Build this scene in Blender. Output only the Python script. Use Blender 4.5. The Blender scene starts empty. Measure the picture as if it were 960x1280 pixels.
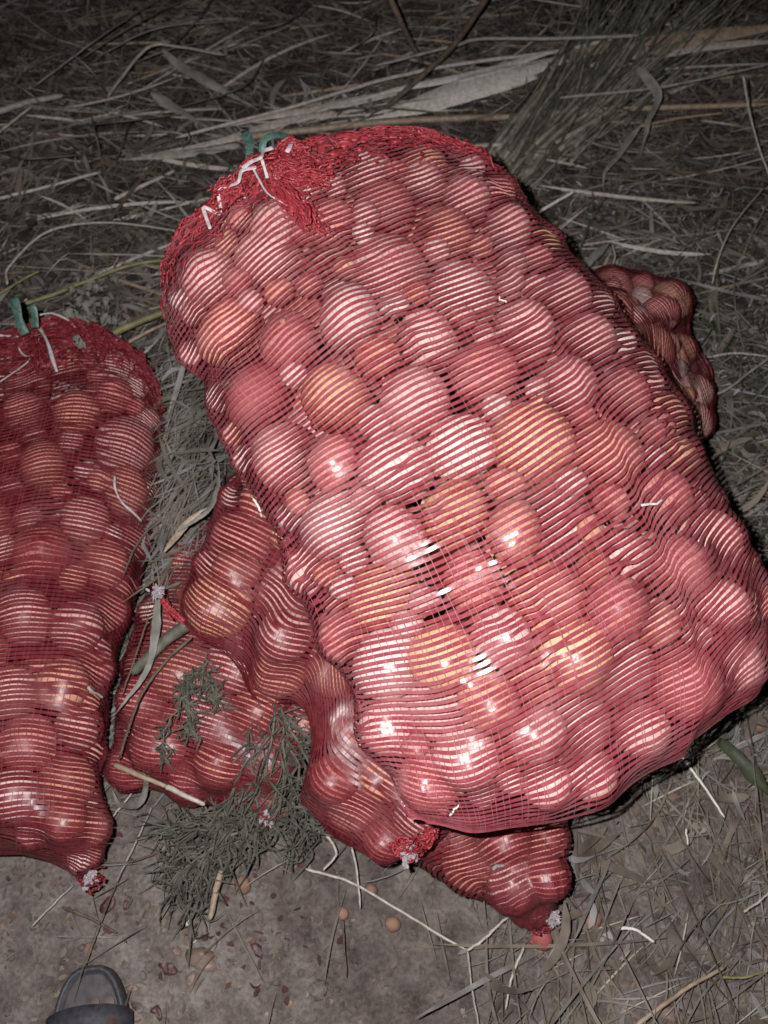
import bpy, math, random
import numpy as np
from mathutils import Vector, Matrix, noise

random.seed(7)
rng = np.random.default_rng(7)
R = math.radians
scene = bpy.context.scene
col = scene.collection

# ------------------------------------------------------------------ camera
CAM_H = 1.30
PITCH = 60.0                       # degrees below the horizon
FPX = 1159.0                       # focal length in photograph pixels (960 wide)
cam_data = bpy.data.cameras.new('camera')
cam = bpy.data.objects.new('camera', cam_data)
col.objects.link(cam)
cam.location = (0, 0, CAM_H)
cam.rotation_euler = (R(90 - PITCH), 0, 0)
cam_data.sensor_fit = 'HORIZONTAL'
cam_data.sensor_width = 36.0
cam_data.lens = 36.0 * FPX / 960.0
cam_data.clip_start = 0.02
cam_data.clip_end = 500
cam_data.dof.use_dof = True
cam_data.dof.focus_distance = .95
cam_data.dof.aperture_fstop = 9.5
scene.camera = cam

# ------------------------------------------------------------------ night sky
world = bpy.data.worlds.new('World')
scene.world = world
world.use_nodes = True
wn = world.node_tree
bg = wn.nodes['Background']
sky = wn.nodes.new('ShaderNodeTexSky')
sky.sky_type = 'NISHITA'
sky.sun_disc = False
sky.sun_elevation = R(-3.0)
sky.sun_rotation = R(140)
wn.links.new(sky.outputs[0], bg.inputs[0])
bg.inputs[1].default_value = 0.05

# ------------------------------------------------------------------ the phone's flash
fl = bpy.data.lights.new('phone_flash', 'POINT')
fl.energy = 77.0
fl.color = (1.0, 0.965, 0.985)
fl.shadow_soft_size = 0.004
flash = bpy.data.objects.new('phone_flash', fl)
col.objects.link(flash)
cp, sp = math.cos(R(PITCH)), math.sin(R(PITCH))
CR = np.array([1.0, 0, 0]); CU = np.array([0, sp, cp]); CF = np.array([0, cp, -sp])
CP = np.array([0, 0, CAM_H])
flash.location = Vector(CP - 0.056 * CR + 0.036 * CU)

scene.view_settings.view_transform = 'Standard'
scene.view_settings.look = 'None'
scene.view_settings.exposure = 0.0
scene.view_settings.gamma = 1.0

# ------------------------------------------------------------------ helpers
def ray(px, py):
    d = CR * (px - 480) - CU * (py - 640) + CF * FPX
    return d / np.linalg.norm(d)

def at(px, py, z):
    """world point where the sight line of a photograph pixel meets height z"""
    d = ray(px, py)
    k = (z - CAM_H) / d[2]
    return CP + k * d

def project(P):
    q = P - CP
    f = q @ CF
    return np.stack([480 + FPX * (q @ CR) / f, 640 - FPX * (q @ CU) / f], -1), f

def tag(o, label=None, cat=None, group=None, kind=None):
    if label: o['label'] = label
    if cat: o['category'] = cat
    if group: o['group'] = group
    if kind: o['kind'] = kind
    return o

def empty(name, loc, label, cat, group=None):
    o = bpy.data.objects.new(name, None)
    o.empty_display_size = 0.05
    o.location = Vector(loc)
    col.objects.link(o)
    return tag(o, label, cat, group)

def link_mesh(name, me, mat=None, parent=None):
    o = bpy.data.objects.new(name, me)
    col.objects.link(o)
    if mat is not None and not me.materials:
        me.materials.append(mat)
    if parent is not None:
        o.parent = parent
        o.matrix_parent_inverse = Matrix.Translation(-parent.location)
    return o

def np_mesh(name, V, F, smooth=True):
    """V (n,3) float, F list/array of quads or tris"""
    me = bpy.data.meshes.new(name)
    V = np.asarray(V, dtype=np.float32)
    if isinstance(F, np.ndarray):
        n, k = F.shape
        me.vertices.add(len(V)); me.vertices.foreach_set('co', V.ravel())
        me.loops.add(n * k); me.loops.foreach_set('vertex_index', F.astype(np.int32).ravel())
        me.polygons.add(n)
        me.polygons.foreach_set('loop_start', np.arange(n, dtype=np.int32) * k)
        me.update(calc_edges=True)
        me.validate()
    else:
        me.from_pydata([tuple(v) for v in V], [], F)
        me.update()
    if smooth:
        me.polygons.foreach_set('use_smooth', np.ones(len(me.polygons), dtype=bool))
    return me

class MB:
    """collects tubes, strips and lumps; build() links them as ONE mesh object"""
    def __init__(self): self.v = []; self.f = []; self.n = 0
    def add(self, V, F):
        self.v.append(np.asarray(V, float)); self.f += [tuple(i + self.n for i in f) for f in F]; self.n += len(V)
    def tube(self, pts, r, sides=6, taper=None, cap=True):
        pts = np.asarray(pts, float); n = len(pts)
        rr = np.full(n, r) if np.isscalar(r) else np.asarray(r, float)
        T = np.gradient(pts, axis=0); T /= np.linalg.norm(T, axis=1)[:, None] + 1e-12
        ref = np.array([0.13, 0.27, 1.0]); V = []
        for i in range(n):
            a = np.cross(T[i], ref); a /= np.linalg.norm(a) + 1e-12; b = np.cross(T[i], a)
            for k in range(sides):
                w = 2 * math.pi * k / sides
                V.append(pts[i] + rr[i] * (math.cos(w) * a + math.sin(w) * b))
        F = []
        for i in range(n - 1):
            for k in range(sides):
                k2 = (k + 1) % sides
                F.append((i * sides + k, i * sides + k2, (i + 1) * sides + k2, (i + 1) * sides + k))
        if cap:
            F.append(tuple(range(sides))[::-1]); F.append(tuple((n - 1) * sides + k for k in range(sides)))
        self.add(V, F)
    def strip(self, pts, w, side=None, fold=0.25, thick=0.0):
        """leaf / ribbon: three verts across with a shallow fold"""
        pts = np.asarray(pts, float); n = len(pts)
        ww = np.full(n, w) if np.isscalar(w) else np.asarray(w, float)
        T = np.gradient(pts, axis=0); T /= np.linalg.norm(T, axis=1)[:, None] + 1e-12
        V = []
        for i in range(n):
            up = np.array([0, 0, 1.0]) if side is None else np.asarray(side, float)
            a = np.cross(T[i], up); a /= np.linalg.norm(a) + 1e-12; b = np.cross(a, T[i])
            V += [pts[i] - a * ww[i] / 2 + b * ww[i] * fold, pts[i], pts[i] + a * ww[i] / 2 + b * ww[i] * fold * .6]
        F = []
        for i in range(n - 1):
            for k in range(2):
                F.append((i * 3 + k, i * 3 + k + 1, i * 3 + 4 + k, i * 3 + 3 + k))
        self.add(V, F)
    def mesh(self, name, smooth=True):
        return np_mesh(name, np.concatenate(self.v), self.f, smooth)
    def build(self, name, mat, parent=None, smooth=True):
        return link_mesh(name, self.mesh(name, smooth), mat, parent)

def smooth_path(pts, n):
    """Catmull-Rom through 3-D points"""
    P = np.asarray(pts, float)
    if len(P) == 2:
        t = np.linspace(0, 1, n)[:, None]
        return P[0] * (1 - t) + P[1] * t
    Q = np.concatenate([[2 * P[0] - P[1]], P, [2 * P[-1] - P[-2]]])
    out = []
    for u in np.linspace(0, len(P) - 1 - 1e-6, n):
        i = int(u); f = u - i
        a, b, c, d = Q[i], Q[i + 1], Q[i + 2], Q[i + 3]
        out.append(.5 * (2 * b + (c - a) * f + (2 * a - 5 * b + 4 * c - d) * f * f + (3 * b - a - 3 * c + d) * f ** 3))
    return np.array(out)

def resample(P, n):
    P = np.asarray(P, float)
    L = np.concatenate([[0], np.cumsum(np.linalg.norm(np.diff(P, axis=0), axis=1))])
    t = np.linspace(0, L[-1], n)
    return np.stack([np.interp(t, L, P[:, k]) for k in range(3)], 1)

# ------------------------------------------------------------------ materials
def new_mat(name):
    m = bpy.data.materials.new(name); m.use_nodes = True
    nt = m.node_tree
    return m, nt, nt.nodes['Principled BSDF'], nt.nodes['Material Output']

def node(nt, t, **kw):
    n = nt.nodes.new(t)
    for k, v in kw.items(): setattr(n, k, v)
    return n

def ramp(nt, stops):
    r = node(nt, 'ShaderNodeValToRGB')
    e = r.color_ramp.elements
    while len(e) < len(stops): e.new(0.5)
    for i, (p, c) in enumerate(stops):
        e[i].position = p; e[i].color = (*c, 1)
    return r

def onion_mat(name, c1, c2, c3):
    m, nt, b, out = new_mat(name)
    tc = node(nt, 'ShaderNodeTexCoord')
    oi = node(nt, 'ShaderNodeObjectInfo')
    sep = node(nt, 'ShaderNodeSeparateXYZ'); nt.links.new(tc.outputs['Object'], sep.inputs[0])
    at2 = node(nt, 'ShaderNodeMath', operation='ARCTAN2')
    nt.links.new(sep.outputs[1], at2.inputs[0]); nt.links.new(sep.outputs[0], at2.inputs[1])
    cs = node(nt, 'ShaderNodeMath', operation='COSINE'); sn = node(nt, 'ShaderNodeMath', operation='SINE')
    nt.links.new(at2.outputs[0], cs.inputs[0]); nt.links.new(at2.outputs[0], sn.inputs[0])
    zz = node(nt, 'ShaderNodeMath', operation='MULTIPLY'); zz.inputs[1].default_value = 3.0
    nt.links.new(sep.outputs[2], zz.inputs[0])
    add = node(nt, 'ShaderNodeMath', operation='MULTIPLY_ADD'); add.inputs[1].default_value = 40; 
    nt.links.new(oi.outputs['Random'], add.inputs[0]); nt.links.new(zz.outputs[0], add.inputs[2])
    cmb = node(nt, 'ShaderNodeCombineXYZ')
    nt.links.new(cs.outputs[0], cmb.inputs[0]); nt.links.new(sn.outputs[0], cmb.inputs[1]); nt.links.new(add.outputs[0], cmb.inputs[2])
    n1 = node(nt, 'ShaderNodeTexNoise'); n1.inputs['Scale'].default_value = 9; n1.inputs['Detail'].default_value = 5
    nt.links.new(cmb.outputs[0], n1.inputs['Vector'])
    n2 = node(nt, 'ShaderNodeTexNoise'); n2.inputs['Scale'].default_value = 1.6; n2.inputs['Detail'].default_value = 3
    mp = node(nt, 'ShaderNodeVectorMath', operation='ADD')
    nt.links.new(tc.outputs['Object'], mp.inputs[0]); nt.links.new(oi.outputs['Random'], mp.inputs[1])
    sc = node(nt, 'ShaderNodeVectorMath', operation='SCALE'); sc.inputs['Scale'].default_value = 18
    nt.links.new(mp.outputs[0], sc.inputs[0]); nt.links.new(sc.outputs[0], n2.inputs['Vector'])
    r1 = ramp(nt, [(0.30, c1), (0.52, c2), (0.72, c3)])
    mx = node(nt, 'ShaderNodeMath', operation='MULTIPLY_ADD'); mx.inputs[1].default_value = .55
    hf = node(nt, 'ShaderNodeMath', operation='MULTIPLY'); hf.inputs[1].default_value = .45
    nt.links.new(n2.outputs[0], hf.inputs[0])
    nt.links.new(n1.outputs[0], mx.inputs[0]); nt.links.new(hf.outputs[0], mx.inputs[2])
    nt.links.new(mx.outputs[0], r1.inputs[0])
    hsv = node(nt, 'ShaderNodeHueSaturation')
    mr = node(nt, 'ShaderNodeMapRange'); mr.inputs[3].default_value = .82; mr.inputs[4].default_value = 1.15
    nt.links.new(oi.outputs['Random'], mr.inputs[0]); nt.links.new(mr.outputs[0], hsv.inputs['Value'])
    n4 = node(nt, 'ShaderNodeTexNoise'); n4.inputs['Scale'].default_value = 2.7; n4.inputs['Detail'].default_value = 5
    nt.links.new(sc.outputs[0], n4.inputs['Vector'])
    r4 = ramp(nt, [(.50, (0, 0, 0)), (.70, (.5, .5, .5))]); nt.links.new(n4.outputs[0], r4.inputs[0])
    dm = node(nt, 'ShaderNodeMix', data_type='RGBA'); dm.inputs[7].default_value = (.42, .36, .32, 1)
    nt.links.new(r4.outputs[0], dm.inputs[0]); nt.links.new(r1.outputs[0], dm.inputs[6])
    nt.links.new(dm.outputs[2], hsv.inputs['Color'])
    nt.links.new(hsv.outputs[0], b.inputs['Base Color'])
    b.inputs['Roughness'].default_value = .62
    b.inputs['Specular IOR Level'].default_value = .13
    bp = node(nt, 'ShaderNodeBump'); bp.inputs['Strength'].default_value = .35; bp.inputs['Distance'].default_value = .002
    nt.links.new(n1.outputs[0], bp.inputs['Height']); nt.links.new(bp.outputs[0], b.inputs['Normal'])
    return m

ONION = {
    'pale pink': onion_mat('onion_pale_pink', (.56, .26, .225), (.71, .43, .385), (.80, .60, .555)),
    'golden': onion_mat('onion_golden', (.54, .23, .125), (.70, .40, .24), (.78, .56, .40)),
    'copper': onion_mat('onion_copper', (.50, .18, .125), (.64, .31, .22), (.74, .47, .37)),
    'red': onion_mat('onion_red', (.42, .11, .10), (.56, .22, .19), (.68, .38, .33)),
    'white': onion_mat('onion_white', (.62, .41, .37), (.75, .56, .515), (.82, .69, .65)),
    'brown': onion_mat('onion_brown', (.20, .10, .065), (.29, .165, .115), (.38, .25, .19)),
    'crimson': onion_mat('onion_crimson', (.26, .05, .05), (.38, .09, .085), (.52, .20, .18)),
}

def fibre_mat(name, c1, c2, rough=.6, spec=.4, transl=0.0, scale=60, bump=.2, patch=None):
    m, nt, b, out = new_mat(name)
    tc = node(nt, 'ShaderNodeTexCoord')
    n1 = node(nt, 'ShaderNodeTexNoise'); n1.inputs['Scale'].default_value = scale; n1.inputs['Detail'].default_value = 4
    nt.links.new(tc.outputs['Object'], n1.inputs['Vector'])
    r1 = ramp(nt, [(.32, c1), (.68, c2)])
    nt.links.new(n1.outputs[0], r1.inputs[0])
    colo = r1.outputs[0]
    if patch:
        n3 = node(nt, 'ShaderNodeTexNoise'); n3.inputs['Scale'].default_value = patch[1]; n3.inputs['Detail'].default_value = 3
        nt.links.new(tc.outputs['Object'], n3.inputs['Vector'])
        r3 = ramp(nt, [(.5, (0, 0, 0)), (.72, (1, 1, 1))]); nt.links.new(n3.outputs[0], r3.inputs[0])
        mx = node(nt, 'ShaderNodeMix', data_type='RGBA'); mx.inputs[7].default_value = (*patch[0], 1)
        ml = node(nt, 'ShaderNodeMath', operation='MULTIPLY'); ml.inputs[1].default_value = patch[2]
        nt.links.new(r3.outputs[0], ml.inputs[0]); nt.links.new(ml.outputs[0], mx.inputs[0])
        nt.links.new(colo, mx.inputs[6]); colo = mx.outputs[2]
    nt.links.new(colo, b.inputs['Base Color'])
    b.inputs['Roughness'].default_value = rough
    b.inputs['Specular IOR Level'].default_value = spec
    if bump:
        bp = node(nt, 'ShaderNodeBump'); bp.inputs['Strength'].default_value = bump; bp.inputs['Distance'].default_value = .001
        nt.links.new(n1.outputs[0], bp.inputs['Height']); nt.links.new(bp.outputs[0], b.inputs['Normal'])
    if transl:
        tr = node(nt, 'ShaderNodeBsdfTranslucent'); nt.links.new(colo, tr.inputs[0])
        ms = node(nt, 'ShaderNodeMixShader'); ms.inputs[0].default_value = transl
        nt.links.new(b.outputs[0], ms.inputs[1]); nt.links.new(tr.outputs[0], ms.inputs[2]); nt.links.new(ms.outputs[0], out.inputs[0])
    return m

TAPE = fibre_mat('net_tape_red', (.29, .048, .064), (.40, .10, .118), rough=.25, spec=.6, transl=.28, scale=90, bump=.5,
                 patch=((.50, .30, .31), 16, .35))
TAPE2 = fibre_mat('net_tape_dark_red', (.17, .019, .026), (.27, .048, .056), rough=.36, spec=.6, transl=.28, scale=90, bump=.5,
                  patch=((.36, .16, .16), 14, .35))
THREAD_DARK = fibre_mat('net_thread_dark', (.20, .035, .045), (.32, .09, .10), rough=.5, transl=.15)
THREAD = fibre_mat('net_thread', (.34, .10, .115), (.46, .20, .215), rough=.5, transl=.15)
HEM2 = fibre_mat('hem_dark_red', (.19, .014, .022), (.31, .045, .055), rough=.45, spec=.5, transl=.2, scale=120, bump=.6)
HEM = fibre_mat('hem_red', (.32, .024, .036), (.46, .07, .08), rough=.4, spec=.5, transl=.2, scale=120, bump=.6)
GREEN = fibre_mat('green_ribbon', (.04, .085, .07), (.10, .18, .15), rough=.45, scale=160, bump=.8)
STRING = fibre_mat('white_string', (.42, .34, .34), (.66, .58, .58), rough=.5, scale=200)
TUFT = fibre_mat('white_tuft', (.26, .23, .24), (.44, .39, .41), rough=.6, scale=200)
STRAW_PALE = fibre_mat('straw_pale', (.34, .30, .25), (.56, .51, .45), rough=.5, scale=120, bump=.4)
STRAW_REED = fibre_mat('reed_ivory', (.50, .46, .40), (.76, .72, .66), rough=.38, spec=.6, scale=120, bump=.4)
STRAW_TAN = fibre_mat('straw_tan', (.24, .18, .125), (.42, .33, .24), rough=.5, scale=110, bump=.4)
STRAW_GREY = fibre_mat('straw_grey', (.22, .20, .17), (.38, .355, .31), rough=.6, scale=90, bump=.4)
STRAW_WHITE = fibre_mat('straw_white', (.60, .55, .48), (.78, .74, .68), rough=.45, scale=110)
STALK_GREEN = fibre_mat('stalk_green', (.15, .15, .06), (.28, .27, .13), rough=.5, scale=70)
BARK = fibre_mat('twig_bark', (.07, .05, .038), (.16, .12, .09), rough=.8, scale=110, bump=.8)
WEED_STALK = fibre_mat('weed_stalk', (.16, .152, .115), (.36, .345, .27), rough=.6, scale=60)
WEED = fibre_mat('weed_green', (.052, .050, .038), (.125, .12, .092), rough=.65, transl=.15, scale=50)
WEED_DARK = fibre_mat('weed_dark', (.07, .07, .052), (.16, .155, .115), rough=.7, scale=60)
LEAF_GREEN = fibre_mat('leaf_green', (.035, .045, .022), (.085, .095, .05), rough=.55, transl=.15, scale=40)
LEAF_GREY = fibre_mat('leaf_grey', (.16, .155, .13), (.30, .285, .25), rough=.7, transl=.15, scale=70)
CHAFF = fibre_mat('chaff_pale', (.19, .19, .185), (.36, .355, .35), rough=.7, transl=.1, scale=60)
HAY_BROWN = fibre_mat('hay_brown', (.06, .048, .036), (.18, .15, .115), rough=.75, scale=30, patch=((.25, .215, .17), 5.5, .8))
HAY_GREY = fibre_mat('hay_grey', (.12, .113, .103), (.28, .267, .25), rough=.7, scale=30, patch=((.075, .07, .05), 6.5, .85))
HAY_OLIVE = fibre_mat('hay_olive', (.08, .073, .056), (.18, .166, .136), rough=.7, scale=30, patch=((.19, .165, .13), 4.5, .8))
HAY_STRAW = fibre_mat('hay_straw', (.28, .25, .19), (.48, .44, .36), rough=.6, scale=30)
SKINRED = fibre_mat('onion_skin_red', (.075, .035, .030), (.145, .08, .068), rough=.45, transl=.2, scale=50)
SKINTAN = fibre_mat('onion_skin_tan', (.18, .12, .09), (.30, .21, .165), rough=.45, transl=.2, scale=50)
RUBBER = fibre_mat('slipper_rubber', (.030, .030, .036), (.060, .060, .070), rough=.55, scale=150, bump=.3)
RUBBER_IN = fibre_mat('slipper_footbed', (.05, .045, .047), (.095, .085, .088), rough=.7, scale=80, bump=.4)
FOOTSKIN = fibre_mat('skin', (.062, .042, .037), (.105, .072, .064), rough=.8, spec=.2, scale=60, bump=.2)
NAIL = fibre_mat('nail', (.09, .066, .06), (.12, .09, .08), rough=.6, scale=60, bump=.0)
CLOTH = fibre_mat('trouser_cloth', (.03, .03, .036), (.06, .06, .07), rough=.9, scale=300, bump=.4)

def ground_mat():
    m, nt, b, out = new_mat('dirt')
    tc = node(nt, 'ShaderNodeTexCoord')
    def nz(s, d=6):
        n = node(nt, 'ShaderNodeTexNoise'); n.inputs['Scale'].default_value = s; n.inputs['Detail'].default_value = d
        nt.links.new(tc.outputs['Object'], n.inputs['Vector']); return n
    a, c, e = nz(3.5), nz(28), nz(170, 4)
    r1 = ramp(nt, [(.34, (.075, .062, .055)), (.5, (.150, .130, .118)), (.66, (.235, .208, .192))])
    mx = node(nt, 'ShaderNodeMath', operation='MULTIPLY_ADD'); mx.inputs[1].default_value = .5
    h = node(nt, 'ShaderNodeMath', operation='MULTIPLY'); h.inputs[1].default_value = .5
    nt.links.new(c.outputs[0], h.inputs[0]); nt.links.new(a.outputs[0], mx.inputs[0]); nt.links.new(h.outputs[0], mx.inputs[2])
    nt.links.new(mx.outputs[0], r1.inputs[0])
    r2 = ramp(nt, [(.35, (.72, .72, .72)), (.65, (1.15, 1.13, 1.1))]); nt.links.new(e.outputs[0], r2.inputs[0])
    mm = node(nt, 'ShaderNodeMix', data_type='RGBA', blend_type='MULTIPLY'); mm.inputs[0].default_value = 1
    nt.links.new(r1.outputs[0], mm.inputs[6]); nt.links.new(r2.outputs[0], mm.inputs[7])
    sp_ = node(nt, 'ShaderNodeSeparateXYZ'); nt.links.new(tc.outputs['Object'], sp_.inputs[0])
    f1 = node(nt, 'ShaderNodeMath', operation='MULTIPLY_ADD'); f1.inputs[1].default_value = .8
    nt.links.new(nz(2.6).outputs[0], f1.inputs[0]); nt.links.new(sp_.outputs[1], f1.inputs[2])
    fr = ramp(nt, [(.72, (1, 1, 1)), (1.0, (.42, .40, .38))]); nt.links.new(f1.outputs[0], fr.inputs[0])  # far soil darkened: shade in the gaps of the litter painted into its colour
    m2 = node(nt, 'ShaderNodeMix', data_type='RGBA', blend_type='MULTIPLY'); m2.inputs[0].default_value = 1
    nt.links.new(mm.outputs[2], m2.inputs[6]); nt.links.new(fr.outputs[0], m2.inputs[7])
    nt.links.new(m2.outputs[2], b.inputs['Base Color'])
    b.inputs['Roughness'].default_value = .95; b.inputs['Specular IOR Level'].default_value = .15
    ad = node(nt, 'ShaderNodeMath', operation='MULTIPLY_ADD'); ad.inputs[1].default_value = .35
    nt.links.new(e.outputs[0], ad.inputs[0]); nt.links.new(c.outputs[0], ad.inputs[2])
    bp = node(nt, 'ShaderNodeBump'); bp.inputs['Strength'].default_value = 1.0; bp.inputs['Distance'].default_value = .009
    nt.links.new(ad.outputs[0], bp.inputs['Height']); nt.links.new(bp.outputs[0], b.inputs['Normal'])
    return m
DIRT = ground_mat()

# ------------------------------------------------------------------ ground sheet
def gz(x, y):
    v = Vector((x * 1.0, y * 1.0, 0))
    fade = max(0.0, 1 - max(0, math.hypot(x, y - 1) - 3) / 4)
    bare = 1.0
    return fade * (0.020 * (noise.noise(v * 2.1)) + bare * 0.011 * noise.noise(v * 8.3 + Vector((3, 1, 0))) + 0.006 * noise.noise(v * 23.0 + Vector((1, 7, 0)))) - 0.012

def axis(lo, hi, step, far):
    c = list(np.arange(lo, hi + 1e-6, step)); s = step; a = lo
    pre = []
    while a > -far: s *= 1.45; a -= s; pre.append(a)
    s = step; b_ = c[-1]; post = []
    while b_ < far: s *= 1.45; b_ += s; post.append(b_)
    return np.array(pre[::-1] + c + post)
GX, GY = axis(-1.3, 1.3, .0125, 150), axis(-.45, 2.7, .0125, 150)
GV = np.array([(x, y, gz(x, y)) for y in GY for x in GX])
nx, ny = len(GX), len(GY)
ii = (np.arange(ny - 1)[:, None] * nx + np.arange(nx - 1)[None, :]).ravel()
GF = np.stack([ii, ii + 1, ii + nx + 1, ii + nx], 1)
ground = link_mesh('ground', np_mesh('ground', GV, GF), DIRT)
tag(ground, kind='structure')

# ------------------------------------------------------------------ onions
def onion_mesh(name, seed, segs=26):
    """unit radius bulb, neck along +Z, root plate at the bottom"""
    r = random.Random(seed)
    sq = r.uniform(.74, 1.0); nk = r.uniform(.04, .14)
    prof = [(0.0, -sq * .96), (.10, -sq * .985), (.16, -sq * .975)]
    for k in range(1, 15):
        a = -math.pi / 2 + .16 + k * (math.pi - .42) / 15
        prof.append((math.cos(a), sq * math.sin(a)))
    top = prof[-1]
    prof += [(top[0] * .66, top[1] + .05), (.13, top[1] + .10 + nk * .3), (.085, top[1] + .12 + nk * .7), (.10, top[1] + .13 + nk), (.0, top[1] + .10 + nk)]
    bend = (r.uniform(-.12, .12), r.uniform(-.12, .12)); ph = [r.uniform(0, 6.28) for _ in range(3)]
    V = []; F = []
    for i, (rad, z) in enumerate(prof):
        for k in range(segs):
            w = 2 * math.pi * k / segs
            q = rad * (1 + (.045 + .03 * z) * math.sin(2 * w + ph[0]) + .028 * math.sin(3 * w + ph[1] + z) + .012 * math.sin(5 * w + ph[2] * 2 - 2 * z) + (.05 * math.sin(7 * w + ph[2]) if z > .95 * sq else 0))
            t = max(0, z - .7 * sq)
            V.append((q * math.cos(w) + bend[0] * t * 1.5, q * math.sin(w) + bend[1] * t * 1.5, z))
    n = len(prof); big_ = max(math.sqrt(v[0] ** 2 + v[1] ** 2 + v[2] ** 2) for v in V if v[2] < .9 * sq)
    V = [(v[0] / big_, v[1] / big_, v[2] / big_) for v in V]
    for i in range(n - 1):
        for k in range(segs):
            k2 = (k + 1) % segs
            F.append((i * segs + k, i * segs + k2, (i + 1) * segs + k2, (i + 1) * segs + k))
    me = np_mesh(name, V, F)
    me.materials.append(ONION['copper'])
    return me
ONION_MESH = [onion_mesh('onion', 100 + i) for i in range(7)]

ONION_LOW = onion_mesh('onion_low', 131, 14)
def put_onion(c, r, colour, label, group=None, axis_dir=None, name='onion'):
    o = bpy.data.objects.new(name, random.choice(ONION_MESH))
    col.objects.link(o)
    o.location = Vector(c); o.scale = (r, r, r)
    if axis_dir is None:
        axis_dir = Vector((random.gauss(0, 1), random.gauss(0, 1), random.gauss(0, .6)))
    o.rotation_mode = 'QUATERNION'
    o.rotation_quaternion = Vector(axis_dir).to_track_quat('Z', 'Y')
    o.material_slots[0].link = 'OBJECT'
    o.material_slots[0].material = ONION[colour]
    return tag(o, label, 'onion', group)

ORD = ['zeroth', 'first', 'second', 'third', 'fourth', 'fifth', 'sixth', 'seventh', 'eighth', 'ninth', 'tenth', 'eleventh', 'twelfth',
       'thirteenth', 'fourteenth', 'fifteenth', 'sixteenth', 'seventeenth', 'eighteenth', 'nineteenth', 'twentieth']

# ------------------------------------------------------------------ net sacks
NS, NT = 230, 330
def noise_grid(ns, nt, fs, ft, seed):
    """smooth random field, periodic in the second axis"""
    g = np.random.default_rng(seed)
    out = np.zeros((ns, nt))
    s = np.linspace(0, 1, ns)[:, None]; t = np.linspace(0, 2 * np.pi, nt, endpoint=False)[None, :]
    for _ in range(14):
        a = g.uniform(0, fs); b = g.integers(0, ft + 1); p, q = g.uniform(0, 6.28, 2)
        out += np.cos(2 * np.pi * a * s + p) * np.cos(b * t + q)
    return out / 3.7

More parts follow.
